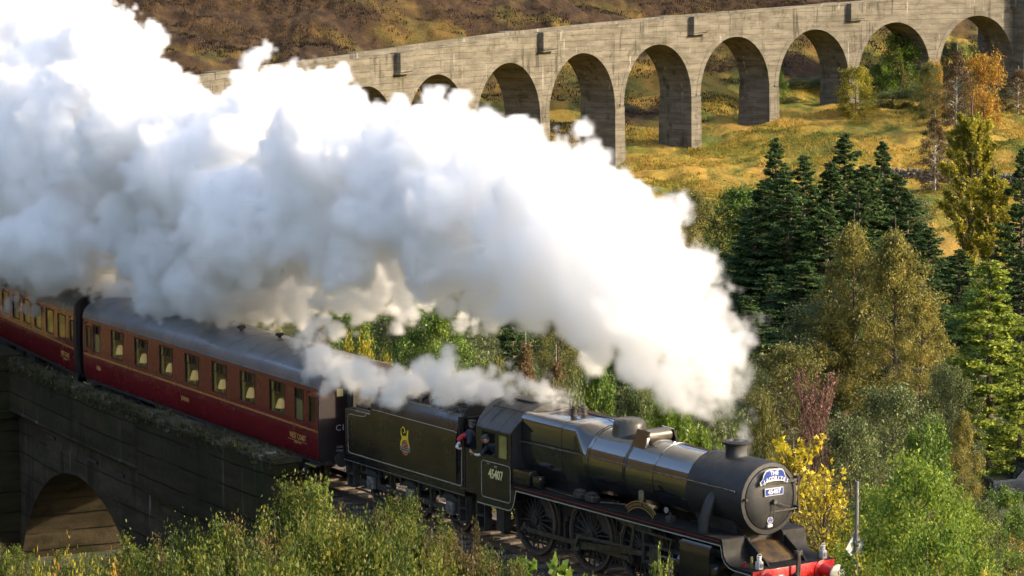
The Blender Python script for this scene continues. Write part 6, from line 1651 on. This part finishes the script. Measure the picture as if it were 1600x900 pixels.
    if thin:
        o=Mi@thin[0]
        dn=vmath('DISTANCE',pos,tuple(o)); dn=dn.node.outputs['Value']
        m2=node(g,'ShaderNodeMapRange'); lk(dn,m2.inputs[0])
        for i,v in enumerate(thin[1:]): m2.inputs[1+i].default_value=v
        # thin smoke is torn: keep only the crests of a finer noise near the start
        tn=node(g,'ShaderNodeMapRange'); lk(noise(1.0,6,0,0.62),tn.inputs[0])
        tn.inputs[1].default_value=0.46; tn.inputs[2].default_value=0.60
        tn.inputs[3].default_value=0.05; tn.inputs[4].default_value=1
        deep=node(g,'ShaderNodeMapRange',interpolation_type='SMOOTHSTEP'); lk(s2,deep.inputs[0]); deep.inputs[1].default_value=.45; deep.inputs[2].default_value=1.5
        mixf=math_('MAXIMUM',m2.outputs[0],math_('MULTIPLY',deep.outputs[0],.9))
        a1=math_('MULTIPLY',tn.outputs[0],math_('SUBTRACT',1.0,mixf))
        out=math_('MULTIPLY',out,math_('ADD',math_('MULTIPLY',a1,0.55),mixf))
    vc=node(g,'GeometryNodeVolumeCube'); lk(out,vc.inputs['Density'])
    vc.inputs['Min'].default_value=mn; vc.inputs['Max'].default_value=mx
    for i,nm in enumerate(('Resolution X','Resolution Y','Resolution Z')):
        vc.inputs[nm].default_value=max(8,int((mx[i]-mn[i])/voxel))
    sm=node(g,'GeometryNodeSetMaterial'); lk(vc.outputs[0],sm.inputs[0]); sm.inputs['Material'].default_value=mat
    lk(sm.outputs[0],go.inputs[0])
    me.materials.append(mat)
    md=ob.modifiers.new('smoke','NODES'); md.node_group=g
    ob['label']=label; ob['category']='smoke'; ob['kind']='stuff'
    print(name,'voxels',[int((mx[i]-mn[i])/voxel) for i in range(3)],len(puffs))
    return ob
PLUME=[(1151,682,13,64.0),(1149,666,19,64.1),(1145,646,30,64.2),(1134,624,46,64.5),(1118,600,66,64.8),(1096,566,88,65.3),(1076,528,100,66),(1045,484,116,66.8),(1003,440,130,67.8),
 (935,388,150,69.5),(868,354,166,71.5),(800,338,162,74),(700,338,160,77.5),(600,306,190,81),(500,322,200,84.5),(400,324,196,88),(300,318,196,92),(195,292,202,96.5),(95,238,222,101),(0,190,240,106),(-100,165,255,111)]
def build_plume():
    r=random.Random(5); P=[]
    pts=[(at(x,y,D),rp*D/CAM_F) for x,y,rp,D in PLUME]
    for i in range(len(pts)-1):
        (a,ra),(b,rb)=pts[i],pts[i+1]
        n=max(2,int((b-a).length/(0.45*min(ra,rb))))
        for k in range(n):
            t=k/n; c=a.lerp(b,t); R=ra+(rb-ra)*t
            core=R*0.66
            P.append((c,core))
            for j in range(9):
                d=Vector((r.gauss(0,1),r.gauss(0,1),r.gauss(0,1))).normalized()
                q=R*r.uniform(0.24,0.42); cc=c+d*(R-q*r.uniform(0.75,1.05)); P.append((cc,q))
                for l in range(5):
                    e=(d*0.8+Vector((r.gauss(0,1),r.gauss(0,1),r.gauss(0,1))).normalized()).normalized()
                    P.append((cc+e*q*0.9,q*r.uniform(0.22,0.45)))
    return P
plume=build_plume()
# torn wisps hanging from the underside and trailing over the coach roofs
r=random.Random(9)
WISP=[(30,455,60,104),(75,465,55,100),(130,455,45,97.5),(190,455,48,95),(240,462,42,93),(300,470,42,91),(350,475,40,90),(400,470,45,88.5),(450,462,45,87),(520,470,45,85),(575,485,42,83),(640,470,40,81),(720,475,35,79),(800,470,45,76),(870,480,40,73.5),(930,520,42,71),(990,570,45,68.5),(1050,595,45,66),(1095,620,38,65.5),(60,415,70,103),(1130,540,60,65.2),(1165,520,30,65),(1085,560,50,65.5),
 (20,30,150,110),(85,-10,85,109),(105,40,50,106),(720,195,40,77),(500,125,45,86),(420,130,50,88),(215,130,50,95)]
for x,y,rp,D in WISP:
    c=at(x,y,D); R=rp*D/CAM_F
    for j in range(9):
        d=Vector((r.gauss(0,1),r.gauss(0,1),r.gauss(0,.7)))*R*.5; plume.append((c+d,R*r.uniform(.22,.5)))
m_smoke=smoke_material('smoke',(1.0,1.0,1.0),0.45)
ax=at(0,200,106)-at(985,395,68)
smoke_volume('smoke_plume',plume,m_smoke,0.12,ax,0.8,0.70,0.14,6.0,'huge billowing white smoke plume pouring back from the chimney over the whole train',thin=(at(1150,672,64),1.5,15.0,0.10,1.0))
STEAM=[(906,637,6,69.2),(898,630,12,69.3),(884,623,18,69.5),(860,617,22,70),(825,611,26,70.6),(785,607,29,71.4),(735,603,33,72.4),(700,592,40,73.2),(660,600,36,74.0),(615,606,36,74.9),(570,598,34,76),(530,586,30,77.2),(495,562,27,78.5),(480,528,22,79.6),(503,503,18,80.5)]
def build_steam():
    r=random.Random(15); P=[]; pts=[(at(x,y,D),rp*D/CAM_F) for x,y,rp,D in STEAM]
    for (a,ra),(b,rb) in zip(pts,pts[1:]):
        n=max(2,int((b-a).length/(.5*min(ra,rb))))
        for k in range(n):
            t=k/n; c=a.lerp(b,t); R=ra+(rb-ra)*t
            for j in range(6):
                d=Vector((r.gauss(0,1),r.gauss(0,1),r.gauss(0,1)))*R*.42; P.append((c+d,R*r.uniform(.34,.66)))
    return P
m_steam=smoke_material('steam',(0.99,0.985,0.97),0.2)
smoke_volume('steam_cloud',build_steam(),m_steam,0.06,at(500,560,78.5)-at(905,634,69.2),0.30,0.17,0.25,5.0,'thin low steam drifting back from the safety valves over cab, tender and coach end')
